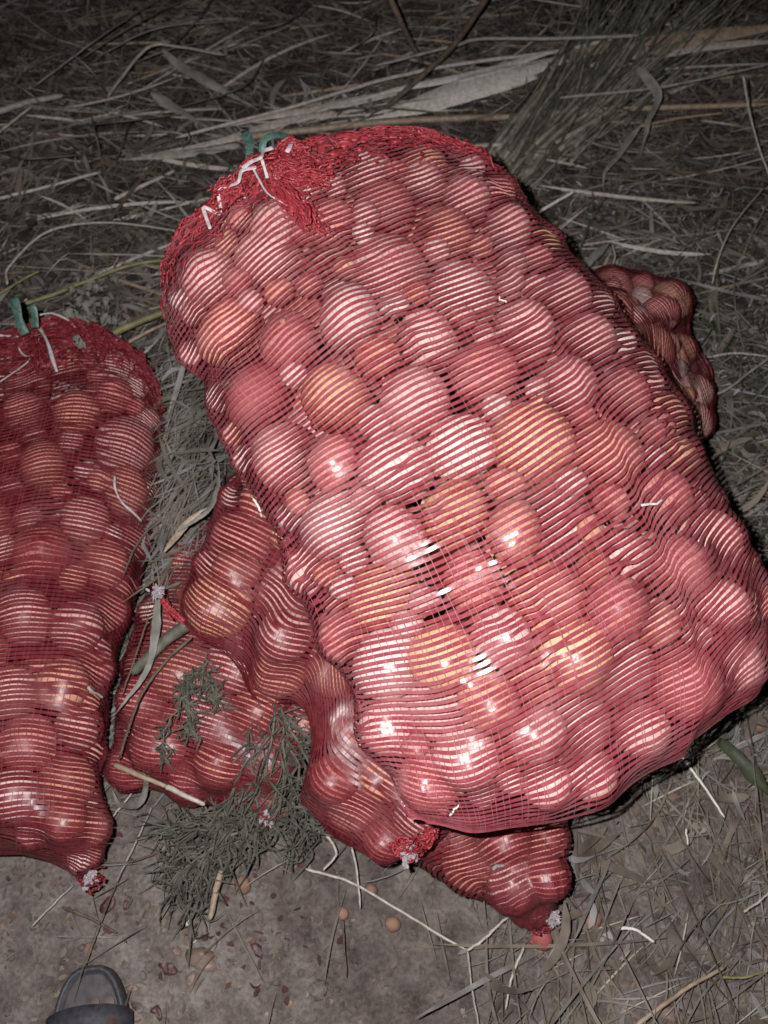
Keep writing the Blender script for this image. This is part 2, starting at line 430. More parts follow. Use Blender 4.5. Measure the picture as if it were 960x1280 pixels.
class Sack:
    def __init__(self, top, right, bottom, left, Tu, Tl, seed, endp=4.0, mouth=.02, foot=.02, mp=3.0, mpow=.5, mlift=0.0, rnd=.85):
        """boundary curves in 3-D (mouth left->right, right side down, bottom left->right, left side down)"""
        n = NS
        sig = np.linspace(0, 1, NS)
        s = .55 * sig + .45 * (.5 - .5 * np.cos(np.pi * sig))
        th = np.linspace(0, 2 * np.pi, NT, endpoint=False)
        t = .5 - .5 * np.cos(th)
        m = 400
        top, right, bottom, left = [resample(smooth_path(p, 200), m) for p in (top, right, bottom, left)]
        idx = np.linspace(0, 1, m)
        ev = lambda C, u: np.stack([np.interp(u, idx, C[:, k]) for k in range(3)], -1)
        Lc, Rc, Tc, Bc = ev(left, s), ev(right, s), ev(top, t), ev(bottom, t)
        S, Tt = s[:, None, None], t[None, :, None]
        P = (1 - Tt) * Lc[:, None] + Tt * Rc[:, None] + (1 - S) * Tc[None] + S * Bc[None] \
            - ((1 - S) * (1 - Tt) * top[0] + (1 - S) * Tt * top[-1] + S * (1 - Tt) * bottom[0] + S * Tt * bottom[-1])
        e = np.where(s < .5, np.clip(1 - np.abs(2 * s - 1) ** mp, 0, 1) ** mpow, np.sqrt(np.clip(1 - np.abs(2 * s - 1) ** endp, 0, 1)))
        e = np.where(s < .5, np.maximum(e, mouth / Tu), np.maximum(e, foot / Tu))
        sn = np.sin(th); hgt = np.sign(sn) * np.abs(sn) ** rnd
        hgt = np.where(hgt > 0, hgt * Tu, hgt * Tl)
        P[..., 2] += e[:, None] * hgt[None, :] + mlift * np.exp(-s / .10)[:, None]
        self.P0, self.s, self.th, self.mlift = P, s, th, mlift
        ds = np.gradient(P, axis=0); Pp = np.concatenate([P[:, -1:], P, P[:, :1]], 1)
        dt = (Pp[:, 2:] - Pp[:, :-2]) / 2
        N = np.cross(ds, dt)
        cen = P.mean(1, keepdims=True)
        N /= np.linalg.norm(N, axis=-1, keepdims=True) + 1e-12
        if np.mean(np.sum(N * (P - cen), -1)) < 0: N = -N
        for _ in range(10):
            N = (np.roll(N, 1, 1) + np.roll(N, -1, 1) + N * 2 + np.concatenate([N[:1], N[:-1]]) + np.concatenate([N[1:], N[-1:]]))
            N /= np.linalg.norm(N, axis=-1, keepdims=True) + 1e-12
        self.N = N
        self.on = []                       # [centre, radius, colour, kind, i, j]
        self.seed = seed
        self.rng = np.random.default_rng(seed)
        self.uv, self.dep = project(P)
        self.front = np.sum(N * (CP - P), -1) > 0
    def hand(self, lst, f=1.0, bump=-.002):
        """onions seen through the net, traced from the photograph"""
        for px, py, r, c in lst:
            d = np.hypot(self.uv[..., 0] - px, self.uv[..., 1] - py) + np.where(self.front, 0, 1e6)
            i, j = np.unravel_index(np.argmin(d), d.shape)
            rad = r * f * self.dep[i, j] / FPX
            b = bump + self.rng.uniform(-.003, .004)
            self.on.append([self.P0[i, j] - self.N[i, j] * (rad - b), rad, c, 'seen', i, j])
    def settle(self, it=30):
        C = np.array([o[0] for o in self.on]); Rr = np.array([o[1] for o in self.on])
        C0 = C.copy()
        for _ in range(it):
            D = C[:, None] - C[None]; L = np.linalg.norm(D, axis=-1) + np.eye(len(C))
            ov = np.clip(.90 * (Rr[:, None] + Rr[None]) - L, 0, None) * (1 - np.eye(len(C)))
            C = C + .25 * np.sum(D / L[..., None] * ov[..., None], 1) + .05 * (C0 - C)
        for o, c in zip(self.on, C): o[0] = c
    def inside(self, bmax=.004):
        kept = []
        for o in self.on:
            c, r = np.array(o[0]), o[1]; c_0 = c.copy()
            for _ in range(14):
                q = self.P0 - c
                i, j = np.unravel_index(np.argmin(np.sum(q * q, -1)), (NS, NT))
                d = float(np.sum(q[i, j] * self.N[i, j]))
                if d >= r - bmax: break
                c = c - self.N[i, j] * (r - bmax - d) * .7
            q = self.P0 - c; d2 = np.sqrt(np.sum(q * q, -1))
            r2 = float(d2.min()) + bmax
            i, j = np.unravel_index(np.argmin(d2), (NS, NT))
            ok = float(np.sum(q[i, j] * self.N[i, j])) > .35 * r and np.linalg.norm(c - c_0) < .06
            o[0] = c; o[1] = min(r, max(r2, .55 * r))
            Mx = .5 * (self.P0 + self.P0[:, (-np.arange(NT)) % NT])[:, :NT // 2 + 1, :2]
            ok = ok and np.sqrt(np.sum((Mx - c[:2]) ** 2, -1)).min() < .30 * r
            near_ = self.P0[np.sqrt(np.sum((self.P0[..., :2] - c[:2]) ** 2, -1)) < .035]
            ok = ok and len(near_) > 0 and c[2] + .85 * r < near_[:, 2].max() + .012 and np.linalg.norm(c - c_0) < .045
            if ok: kept.append(o)
        self.on = kept
    def fill(self, tries, rr=(.031, .043), top=True, deep=0, pack=.84):
        g = self.rng
        cols = ['pale pink', 'copper', 'pale pink', 'red', 'golden', 'pale pink', 'copper', 'copper', 'red']
        C = [o[0] for o in self.on]; Q = [o[1] for o in self.on]
        for k in range(tries + deep):
            i = int(g.uniform(.055, .94) * NS)
            rad = g.uniform(*rr)
            isdeep = k >= tries
            if isdeep:
                j = int(g.uniform(.06, .44) * NT)
                c = self.P0[i, j] - self.N[i, j] * (rad + g.uniform(.022, .085))
                if c[2] < rad * .8 or c[2] < min(self.P0[i, (NT - j) % NT][2] + rad * .7, self.P0[i, j][2]): continue
            else:
                j = int((g.uniform(-.06, .56) * NT)) % NT
                c = self.P0[i, j] - self.N[i, j] * (rad + .003 + g.uniform(-.005, .006))
                opp = self.P0[i, (NT - j) % NT]
                if c[2] < rad * .7: continue
            uv_, _ = project(c)
            if not (-55 < uv_[0] < 1010): continue
            if C:
                dd = np.linalg.norm(np.array(C) - c, axis=1)
                if np.any(dd < (pack - .15 * isdeep) * (np.array(Q) + rad)): continue
            C.append(c); Q.append(rad)
            self.on.append([c, rad, cols[int(g.integers(len(cols)))], 'deep' if isdeep else 'fill', i, j])
    def crease(self, paths, amp=.004, w=.006):
        self.lift = np.zeros((NS, NT)); self.jum = np.zeros((NS, NT))
        for pts in paths:
            Q = []
            for p in pts:
                d = np.hypot(self.uv[..., 0] - p[0], self.uv[..., 1] - p[1]) + np.where(self.front, 0, 1e6)
                Q.append(self.P0[np.unravel_index(np.argmin(d), d.shape)])
            Q = smooth_path(Q, 70) + self.rng.normal(0, .0012, (70, 3))
            dm = np.full((NS, NT), 9.0); tt = np.zeros((NS, NT))
            for k, q in enumerate(Q):
                d = np.linalg.norm(self.P0 - q, axis=-1); m = d < dm
                dm[m] = d[m]; tt[m] = k / 69
            env = np.clip(np.minimum(tt, 1 - tt) * 8, 0, 1)
            self.lift = np.maximum(self.lift, amp * self.rng.uniform(.6, 1.2) * np.exp(-(dm / w) ** 1.1) * env)
            self.jum = np.maximum(self.jum, np.exp(-(dm / .010) ** 2) * env)
    def crevice(self, tries, rr=(.016, .030)):
        g = self.rng; cols = ['pale pink', 'copper', 'pale pink', 'white', 'red']
        C = [o[0] for o in self.on]; Q = [o[1] for o in self.on]
        for _ in range(tries):
            i = int(g.uniform(.06, .95) * NS); j = int(g.uniform(-.05, .55) * NT) % NT
            rad = g.uniform(*rr); c = self.P0[i, j] - self.N[i, j] * (rad + g.uniform(.005, .022))
            uv_, _d = project(c)
            if not (-40 < uv_[0] < 1000) or c[2] < rad: continue
            dd = np.linalg.norm(np.array(C) - c, axis=1)
            if np.any(dd < .78 * (np.array(Q) + rad)): continue
            C.append(c); Q.append(rad); self.on.append([c, rad, cols[int(g.integers(len(cols)))], 'deep', i, j])
    def drape(self, hmin=-.010, iters=260, bmax=.004, side=0.0):
        self.inside(bmax)
        """taut membrane over the onions (obstacle problem on the sack's own surface)"""
        k = .10
        O = self.P0 - k * self.N
        H = hmin - side * np.maximum(np.cos(self.th)[None, :] ** 2, np.clip((self.s[:, None] - .80) / .15, 0, 1)) * (np.clip((self.s[:, None] - .06) / .14, 0, 1) if self.mlift else 1) * np.ones((NS, NT))
        for c, r, *_ in self.on:
            q = c - O
            b = np.sum(q * self.N, -1)
            disc = r * r - (np.sum(q * q, -1) - b * b)
            ok = disc > 0
            h = np.where(ok, b + np.sqrt(np.clip(disc, 0, None)) - k, -1)
            h = np.where(h > .028, -1, h)
            H = np.maximum(H, h)
        h = H.copy()
        for _ in range(iters):
            a = .25 * (np.roll(h, 1, 1) + np.roll(h, -1, 1) + np.concatenate([h[:1], h[:-1]]) + np.concatenate([h[1:], h[-1:]]))
            h = np.maximum(H, a - .00004)
        for _ in range(2):
            h = .5 * h + .125 * (np.roll(h, 1, 1) + np.roll(h, -1, 1) + np.concatenate([h[:1], h[:-1]]) + np.concatenate([h[1:], h[-1:]]))
        h = np.maximum(h, H) + .0012
        h += .0007 * noise_grid(NS, NT, 22, 26, self.seed + 5)
        rg_ = noise_grid(NS, NT, 7, 9, self.seed + 11) + .5 * noise_grid(NS, NT, 16, 20, self.seed + 12)
        h += .0022 * np.clip(1 - np.abs(rg_) * 1.6, 0, 1) ** 3 * np.clip(noise_grid(NS, NT, 3, 3, self.seed + 13) + .4, 0, 1)
        if hasattr(self, 'lift'): h += self.lift
        else: self.jum = np.zeros((NS, NT))
        P = self.P0 + h[..., None] * self.N
        P[..., 2] = np.maximum(P[..., 2], -.005)
        self.P = P
    def ev(self, si, tj):
        """bilinear lookup on the draped grid; si, tj in grid units"""
        si = np.clip(si, 0, NS - 1.001); i0 = si.astype(int); f = (si - i0)[..., None]
        tj = np.mod(tj, NT); j0 = tj.astype(int) % NT; g = (tj - np.floor(tj))[..., None]; j1 = (j0 + 1) % NT; i1 = i0 + 1
        def L(A): return (A[i0, j0] * (1 - f) + A[i1, j0] * f) * (1 - g) + (A[i0, j1] * (1 - f) + A[i1, j1] * f) * g
        return L(self.P), L(self.N)
    def net(self, parent, mat, pitch=.0073, tape=.0041, warp=.0082, hemfrac=.075, hem=.003, lace=0, shear=0.0, thread=None, depth=.06, lc=(.42, .30), hemmat=None):
        g = self.rng
        # arc length down the front
        mid = self.P0[:, int(NT * .25)]
        L = np.concatenate([[0], np.cumsum(np.linalg.norm(np.diff(mid, axis=0), axis=1))])
        nt = int((L[-1] + shear) / pitch)
        M = 360
        tj = np.linspace(0, NT, M, endpoint=False)
        low = noise_grid(nt + 40, M, 3.2, 5, self.seed + 1)
        hi = noise_grid(nt + 40, M, 30, 16, self.seed + 2)
        mid2 = noise_grid(nt + 40, M, 9, 9, self.seed + 4)
        widths = noise_grid(nt + 40, M, 20, 18, self.seed + 3)
        V = []; F = []; base = 0
        tfr = .5 - .5 * np.cos(2 * np.pi * tj / NT)
        shv = -shear * tfr ** 2.6
        def ribbon(l0, wob, w, lift):
            nonlocal base
            wob = wob + shv
            si0 = np.interp(np.clip(l0, 0, L[-1]), L, np.arange(NS)).astype(int)
            wob = wob + .003 * hi[g.integers(nt)] * self.jum[si0, tj.astype(int)]
            l = np.clip(l0 + wob, 0, L[-1])
            out = []
            for sgn in (-1, 1):
                si = np.interp(l + sgn * w / 2, L, np.arange(NS))
                p, n = self.ev(si, tj)
                out.append(p + n * (lift + sgn * .00025)[:, None])
            V.append(np.stack(out, 1).reshape(-1, 3))
            a = base + np.arange(M) * 2; b2 = base + ((np.arange(M) + 1) % M) * 2
            F.append(np.stack([a, a + 1, b2 + 1, b2], 1)); base += 2 * M
        for k in range(nt):
            l0 = (k + .5) * pitch + g.normal(0, .0003)
            near = math.exp(-((l0 / L[-1]) / hemfrac) ** 2) + .6 * math.exp(-((1 - min(1, l0 / L[-1])) / .035) ** 2)
            wob = .0065 * low[k] + .0006 * mid2[k] + (.00035 + .004 * near) * hi[k]
            w = tape * (1 + .07 * widths[k]) * (1 - .25 * near)
            lift = np.full(M, .0002) + .0006 * g.random() + (.0008 + .003 * near) * np.abs(hi[k + 7]) * .5
            ribbon(l0, wob, w, lift)
        # crumpled extra folds gathered at the mouth and a few at the foot
        ex = int(hemfrac * L[-1] / pitch * 3)
        for k in range(ex):
            l0 = hemfrac * L[-1] * 1.15 * g.random() ** 1.3
            wob = .009 * hi[g.integers(nt)] + .014 * low[g.integers(nt)]
            ribbon(l0, wob, tape * .8, .001 + .004 * np.abs(hi[g.integers(nt)]))
        V = np.concatenate(V); F = np.concatenate(F)
        o = link_mesh('net_tapes', np_mesh('net_tapes', V, F), mat, parent); tag(o, kind='stuff')
        # warp threads along the sack
        ring = self.P[NS // 2]
        A = np.concatenate([[0], np.cumsum(np.linalg.norm(np.diff(np.concatenate([ring, ring[:1]]), axis=0), axis=1))])
        nw = int(A[-1] / warp); K = 260
        V = []; F = []; base = 0
        si = np.linspace(0, NS - 1.01, K)
        lowt = noise_grid(K, nw, 4, 6, self.seed + 8).T
        for k in range(nw):
            t0 = np.interp((k + .5) * warp + g.normal(0, .0009), A, np.arange(NT + 1))
            t = t0 + .8 * lowt[k] + .16 * np.cumsum(g.normal(0, .12, K))
            out = []
            for sgn in (-1, 1):
                p, n = self.ev(si, t)
                q, _ = self.ev(si, t + .5)
                d = q - p; d /= np.linalg.norm(d, axis=1)[:, None] + 1e-9
                out.append(p + n * .0024 + d * sgn * .00026)
            V.append(np.stack(out, 1).reshape(-1, 3))
            a = base + np.arange(K - 1) * 2
            F.append(np.stack([a, a + 1, a + 3, a + 2], 1)); base += 2 * K
        o = link_mesh('net_threads', np_mesh('net_threads', np.concatenate(V), np.concatenate(F)), thread or THREAD, parent); tag(o, kind='stuff')
        if hem:
            # gathered, lacy net along the mouth: fine crumpled cords
            mb = MB()
            n = 150
            tt = np.linspace(0, NT * .5, n)
            p, nn = self.ev(np.full(n, .6), tt)
            for q in range(3):
                mb.tube(p + nn * (hem * .5) + g.normal(0, hem * .5, (n, 3)), hem * (.7 + .6 * g.random(n)), sides=6)
            if depth > .02:
                dl = .0030; nl = int(depth * 1.5 / dl); ncol = int(A[-1] * .56 / .0034)
                tq = np.linspace(-.03 * NT, .53 * NT, ncol)
                tf = .5 - .5 * np.cos(2 * np.pi * tq / NT)
                dn = depth * (.22 + 1.0 * np.exp(-((tf - lc[0]) / lc[1]) ** 2) + .35 * np.clip(noise_grid(4, ncol, 2, 7, self.seed + 31)[0], -.5, 1.0))
                coh = noise_grid(nl, ncol, 9, 22, self.seed + 32); cz = noise_grid(nl, ncol, 7, 12, self.seed + 33); cy = noise_grid(nl, ncol, 14, 40, self.seed + 34)
                ll = (np.arange(nl)[:, None] * dl + g.normal(0, .0012, (nl, ncol)) + .004 * cy)
                p, nn = self.ev(np.interp(np.clip(ll, 0, None), L, np.arange(NS)), np.broadcast_to(tq, (nl, ncol)) + g.normal(0, .35, (nl, ncol)))
                p = p + nn * (.0022 + .0045 * np.clip(cz + .3, 0, 1.4) + .0022 * cy)[..., None]
                fr = np.arange(nl)[:, None] * dl / np.maximum(dn, .012)[None]
                keep = (g.random((nl, ncol)) < np.clip(.98 - .55 * fr + .25 * coh, 0, 1)) & (fr < 1 + .3 * coh)
                ii_, jj_ = np.nonzero(keep[:-1, :-1])
                a_ = ii_ * ncol + jj_
                me_ = np_mesh('lace', p.reshape(-1, 3), np.stack([a_, a_ + 1, a_ + ncol + 1, a_ + ncol], 1))
                o_ = link_mesh('mouth_lace', me_, hemmat or HEM, parent); tag(o_, kind='stuff')
                md = o_.modifiers.new('thickness', 'SOLIDIFY'); md.thickness = .0006
            Ls = np.interp(hemfrac * L[-1] * 1.25, L, np.arange(NS))
            for q in range(lace):
                m = 16
                s0 = Ls * g.random() ** 1.5 * .8; t0 = g.uniform(-.03, .53) * NT
                a = g.choice([0, 1])
                ds, dt = (g.normal(0, 1.2), g.uniform(4, 16)) if a else (g.uniform(3, 10), g.normal(0, 3))
                u = np.linspace(0, 1, m)
                ss = s0 + ds * u + np.cumsum(g.normal(0, .45, m)); tq = t0 + dt * u + np.cumsum(g.normal(0, .7, m))
                p, nn = self.ev(np.clip(ss, 0, NS - 1.1), tq)
                mb.tube(p + nn * (.001 + .006 * g.random() + .0025 * np.sin(u * g.uniform(3, 9)))[:, None], g.uniform(.0005, .0013), sides=4, cap=False)
            o = mb.build('hem', hemmat or HEM, parent); tag(o, kind='stuff')
    def tape_point(self, px, py, lift=.004):
        uv, dep = project(self.P)
        d = np.hypot(uv[..., 0] - px, uv[..., 1] - py) + np.where(self.front, 0, 1e6)
        i, j = np.unravel_index(np.argmin(d), d.shape)
        return self.P[i, j] + self.N[i, j] * lift
    def emit(self, phrase, group_name, rows):
        """link the onions; each seen one gets a label by row and place in the row"""
        seen = [o for o in self.on if o[3] != 'deep']
        Ls = [o for o in seen]
        def coords(o):
            t = .5 - .5 * math.cos(self.th[o[5]]); return self.s[o[4]], t
        rowsd = {}
        for o in Ls:
            s, t = coords(o)
            rowsd.setdefault(min(rows, int(s * rows) + 1), []).append((t, o))
        for rn, lst in rowsd.items():
            lst.sort(key=lambda q: q[0])
            for k, (t, o) in enumerate(lst):
                lab = f"{o[2]} onion, {ORD[k + 1]} from left, {ORD[rn]} row below the {phrase}'s mouth"
                nrm = self.N[o[4], o[5]]
                ax = Vector(self.rng.normal(0, 1, 3)); ax -= Vector(nrm) * ax.dot(Vector(nrm)) * .75
                put_onion(o[0], o[1], o[2], lab, group_name, ax)
        # the layer buried behind: partly seen crescents, too many to pick apart, one object per sack
        V = []; F = []; mi = []; base = 0; names = sorted(ONION)
        mv = np.zeros(len(ONION_LOW.vertices) * 3); ONION_LOW.vertices.foreach_get('co', mv); mv = mv.reshape(-1, 3)
        mf = np.array([p.vertices[:] for p in ONION_LOW.polygons])
        for o in self.on:
            if o[3] != 'deep': continue
            q = np.array(Vector(self.rng.normal(0, 1, 3)).to_track_quat('Z', 'Y').to_matrix())
            V.append(mv @ q.T * o[1] + o[0]); F.append(mf + base); mi += [names.index(o[2])] * len(mf); base += len(mv)
        if V:
            me_ = np_mesh('buried_onions', np.concatenate(V), np.concatenate(F))
            for n_ in names: me_.materials.append(ONION[n_])
            me_.polygons.foreach_set('material_index', np.array(mi, dtype=np.int32))
            tag(link_mesh('buried_onions', me_), f'onions packed behind the front layer inside the {phrase}', 'onions', None, 'stuff')

def px3(lst, default_z):
    return [at(p[0], p[1], p[2] if len(p) > 2 else default_z) for p in lst]

def edge(lst, z, ml, where):
    """boundary points: traced on the raised mouth, then lowered by what the sack adds back"""
    q = np.array([p[:2] for p in lst], float)
    f = np.concatenate([[0], np.cumsum(np.linalg.norm(np.diff(q, axis=0), axis=1))]); f /= f[-1]
    out = []
    for k, p in enumerate(lst):
        zz = z(p[0], p[1]) if callable(z) else (p[2] if len(p) > 2 else z)
        l = ml * (1.0 if where == 'top' else math.exp(-f[k] / .10))
        w = at(p[0], p[1], zz + l); w[2] -= l; out.append(w)
    return out

# ---- the big sack lying on top
def zbig(px, py):
    u = ((px - 420) * 330 + (py - 215) * 775) / (330 ** 2 + 775 ** 2)
    return .45 - .125 * min(1.1, max(-.1, u))
Z1 = .40
ML = .085
big = Sack(
    top=edge([(258, 264), (300, 236), (345, 198), (440, 172), (510, 163), (548, 168)], zbig, ML, 'top'),
    right=edge([(548, 168), (609, 215), (659, 256), (709, 318), (757, 366), (805, 430), (847, 495), (881, 560), (917, 640), (944, 690), (971, 748), (971, 842)], zbig, ML, 'side'),
    bottom=edge([(500, 1027), (556, 1045), (600, 1052), (640, 1046), (690, 1029), (740, 1007), (800, 977), (859, 955), (872, 933), (934, 883), (971, 842)], zbig, 0, 'side'),
    left=edge([(258, 264), (234, 294), (212, 328), (202, 372), (200, 420), (226, 466), (244, 482), (248, 522), (272, 556), (296, 610), (345, 690), (398, 790), (432, 860), (462, 940), (500, 1027)], zbig, ML, 'side'),
    Tu=.125, Tl=.075, seed=11, endp=2.8, mp=3.4, mpow=.8, mlift=ML, rnd=1.0, mouth=.008, foot=.006)
big.hand(f=1.08, lst=[
    (320, 298, 46, 'pale pink'), (258, 398, 48, 'copper'), (246, 330, 38, 'pale pink'), (492, 226, 40, 'red'), (568, 268, 52, 'copper'), (486, 318, 56, 'pale pink'),
    (582, 340, 48, 'white'), (545, 396, 46, 'pale pink'), (440, 360, 48, 'white'), (632, 262, 40, 'pale pink'), (535, 200, 34, 'pale pink'), (405, 482, 53, 'golden'),
    (306, 482, 46, 'crimson'), (340, 560, 50, 'pale pink'), (352, 412, 40, 'red'), (520, 486, 46, 'pale pink'), (474, 566, 50, 'white'), (596, 545, 46, 'white'),
    (673, 541, 54, 'golden'), (577, 642, 48, 'golden'), (642, 648, 44, 'copper'), (772, 546, 56, 'copper'), (729, 462, 52, 'pale pink'), (682, 402, 50, 'pale pink'),
    (757, 398, 42, 'pale pink'), (742, 638, 66, 'white'), (812, 696, 52, 'pale pink'), (868, 716, 46, 'red'), (908, 748, 42, 'pale pink'), (848, 600, 42, 'red'),
    (394, 660, 50, 'white'), (482, 684, 48, 'pale pink'), (450, 752, 50, 'golden'), (490, 828, 48, 'white'), (550, 826, 44, 'golden'), (610, 728, 50, 'red'),
    (710, 762, 54, 'copper'), (618, 812, 44, 'pale pink'), (747, 806, 48, 'golden'), (545, 896, 54, 'pale pink'), (638, 950, 48, 'golden'), (580, 962, 42, 'pale pink'),
    (536, 990, 42, 'red'), (618, 886, 42, 'copper'), (730, 910, 50, 'white'), (682, 925, 42, 'pale pink'), (804, 862, 50, 'white'), (828, 922, 38, 'pale pink'),
    (872, 858, 52, 'red'), (754, 972, 36, 'pale pink'), (780, 752, 42, 'red'), (925, 816, 42, 'pale pink'), (668, 845, 44, 'copper'), (420, 800, 36, 'red'),
    (470, 905, 40, 'pale pink'), (360, 720, 30, 'pale pink'), (618, 440, 44, 'red'), (690, 990, 32, 'pale pink'), (800, 470, 36, 'red'), (410, 580, 38, 'red')])
big.settle()
big.fill(1600, deep=1500)
big.crease([[(480, 545), (505, 590), (560, 650), (610, 690), (668, 755), (690, 830), (698, 890)], [(400, 268), (440, 310), (452, 350)], [(330, 262), (352, 300), (420, 345)],
            [(370, 300), (440, 330), (520, 300), (560, 285)], [(315, 622), (352, 690), (396, 770), (440, 855), (470, 930)], [(770, 440), (830, 520), (868, 590), (900, 660)], [(480, 380), (520, 430), (540, 480)],
            [(560, 480), (640, 440), (700, 420)], [(430, 600), (500, 640), (560, 690)], [(700, 640), (770, 700), (800, 760)], [(600, 760), (650, 800), (720, 820)], [(480, 870), (540, 850), (600, 860)],
            [(830, 640), (870, 700), (900, 790)], [(250, 440), (330, 430), (380, 420)]], amp=.0026)
big.crevice(11000); big.drape(hmin=-.0032, bmax=.008, side=.010)
b_root = empty('onion_sack', at(560, 640, .28), 'big overstuffed red mesh sack of onions on top of the pile', 'sack', 'red net sacks full of onions')
big.net(b_root, TAPE, hem=.0012, lace=500, shear=.10, depth=.058, hemfrac=.085)
big.emit('big top sack', 'onions in the big top sack', 11)

# ---- sack lying crosswise beneath it
ZB = .22
cross = Sack(
    top=px3([(728, 346, .15), (772, 334, .15), (812, 340, .14), (864, 370, .13), (872, 425, .12), (896, 468, .10), (900, 520, .10), (878, 568, .10)], .13),
    right=px3([(878, 568, .10), (830, 680, .2), (740, 820, .21), (640, 960, .17), (530, 1070, .12)], ZB),
    bottom=px3([(203, 745, .22), (232, 780, .21), (292, 832, .20), (318, 872, .19), (366, 890, .17), (372, 960, .13), (372, 1012, .11), (430, 1052, .11), (490, 1086, .12), (530, 1070, .12)], .17),
    left=px3([(728, 346, .15), (640, 400, .2), (450, 500, .23), (300, 588, .22), (262, 625, .23), (230, 700, .22), (203, 745, .22)], ZB),
    Tu=.085, Tl=.075, seed=23, endp=6, mouth=.008, foot=.006)
cross.hand([
    (252, 752, 46, 'golden'), (330, 748, 48, 'pale pink'), (352, 845, 42, 'copper'), (402, 852, 38, 'copper'), (288, 655, 44, 'red'), (345, 800, 40, 'pale pink'), (282, 705, 34, 'copper'),
    (428, 925, 46, 'red'), (425, 985, 36, 'crimson'), (458, 985, 36, 'copper'), (425, 1030, 42, 'red'), (500, 1030, 40, 'pale pink'), (470, 1060, 28, 'crimson'),
    (785, 378, 34, 'copper'), (828, 408, 46, 'copper'), (858, 492, 44, 'red'), (850, 540, 34, 'red'), (800, 430, 36, 'golden'), (310, 625, 32, 'copper')])
cross.settle(20)
cross.fill(900, deep=60)
cross.crease([[(262, 790), (330, 720), (350, 690)], [(330, 800), (375, 770), (400, 760)], [(400, 900), (450, 950), (470, 1000)], [(800, 380), (830, 440), (860, 470)]], amp=.003)
cross.crevice(1500); cross.drape(hmin=-.015, bmax=.012, side=.012)
c_root = empty('onion_sack', at(540, 700, .12), 'red onion sack squeezed crosswise under the big sack, both ends sticking out', 'sack', 'red net sacks full of onions')
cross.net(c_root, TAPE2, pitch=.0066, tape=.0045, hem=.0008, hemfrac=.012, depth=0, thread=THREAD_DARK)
cross.emit('crosswise squeezed sack', 'onions in the crosswise sack', 9)

# ---- sack on the left
ZL = .10
MLL = .075
left = Sack(
    top=edge([(-230, 560), (-190, 470), (-90, 425), (0, 420), (70, 398), (122, 408), (155, 432)], ZL, MLL, 'top'),
    right=edge([(155, 432), (182, 462), (202, 494), (214, 550), (207, 610), (192, 690), (166, 770), (150, 840), (143, 900), (134, 965), (142, 1010), (134, 1060), (118, 1100, .05)], ZL, MLL, 'side'),
    bottom=px3([(-330, 1010), (-260, 1070), (-120, 1085), (0, 1078), (45, 1080), (85, 1090, .07), (118, 1100, .05)], ZL - .03),
    left=edge([(-230, 560), (-270, 700), (-300, 850), (-330, 1010)], ZL, MLL, 'side'),
    Tu=.115, Tl=.095, seed=37, endp=5, mp=3.4, mpow=.8, mlift=MLL, mouth=.008, foot=.006)
left.hand(f=.86, lst=[
    (50, 562, 46, 'copper'), (168, 538, 48, 'pale pink'), (180, 600, 40, 'copper'), (50, 672, 48, 'crimson'), (108, 640, 42, 'pale pink'), (150, 692, 42, 'copper'),
    (40, 760, 48, 'pale pink'), (102, 768, 42, 'pale pink'), (155, 765, 38, 'red'), (28, 850, 45, 'pale pink'), (85, 845, 42, 'copper'), (130, 835, 34, 'red'),
    (45, 922, 46, 'red'), (110, 906, 38, 'pale pink'), (26, 985, 44, 'white'), (88, 985, 46, 'copper'), (122, 1030, 32, 'copper'), (30, 1050, 34, 'pale pink'),
    (85, 1052, 34, 'copper'), (30, 495, 40, 'red'), (95, 492, 38, 'copper'), (142, 478, 32, 'red'), (112, 1080, 20, 'red'), (-30, 640, 48, 'copper'), (-35, 800, 48, 'red')])
left.settle(20)
left.fill(1500, deep=70)
left.crease([[(40, 430), (50, 500), (90, 560)], [(60, 430), (120, 480), (150, 540)], [(0, 450), (0, 540), (10, 600)], [(110, 590), (70, 650), (30, 720), (0, 760)], [(110, 520), (125, 600), (130, 680)], [(60, 800), (110, 860), (130, 930)], [(20, 880), (60, 900), (100, 960)]], amp=.004)
left.crevice(3000); left.drape(hmin=-.006, bmax=.006, side=.007)
l_root = empty('onion_sack', at(-40, 760, .0), 'red mesh sack of onions at the left edge beside the pile, tied with green strips', 'sack', 'red net sacks full of onions')
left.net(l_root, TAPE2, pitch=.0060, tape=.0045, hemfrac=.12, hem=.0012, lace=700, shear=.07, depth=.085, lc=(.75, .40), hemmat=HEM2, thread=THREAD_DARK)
left.emit('leftmost sack', 'onions in the leftmost sack', 10)

# ---- two more sacks on the ground under the pile
ZC = .085
lowl = Sack(
    top=px3([(292, 588), (350, 600), (450, 630), (560, 680)], ZC),
    right=px3([(560, 680), (480, 820), (400, 940), (348, 1026, .04)], ZC),
    bottom=px3([(128, 978, .05), (190, 996, .05), (250, 1012, .05), (310, 1030, .04), (348, 1026, .04)], ZC - .04),
    left=px3([(292, 588), (240, 660), (190, 720), (150, 820), (128, 978, .05)], ZC),
    Tu=.082, Tl=.08, seed=41, endp=6, mouth=.008, foot=.006)
lowl.hand([(215, 850, 42, 'copper'), (275, 828, 42, 'pale pink'), (240, 892, 44, 'pale pink'), (268, 955, 40, 'copper'), (188, 930, 38, 'red'), (318, 965, 36, 'red'),
           (338, 1002, 26, 'crimson'), (205, 775, 40, 'red'), (310, 900, 40, 'copper'), (225, 985, 28, 'red'), (175, 870, 34, 'red')])
lowl.settle(20); lowl.fill(500, deep=60); lowl.crevice(1000); lowl.drape(hmin=-.012, bmax=.007)
cl_root = empty('onion_sack', at(300, 820, .0), 'red onion sack flat under green weeds between the left sack and the pile', 'sack', 'red net sacks full of onions')
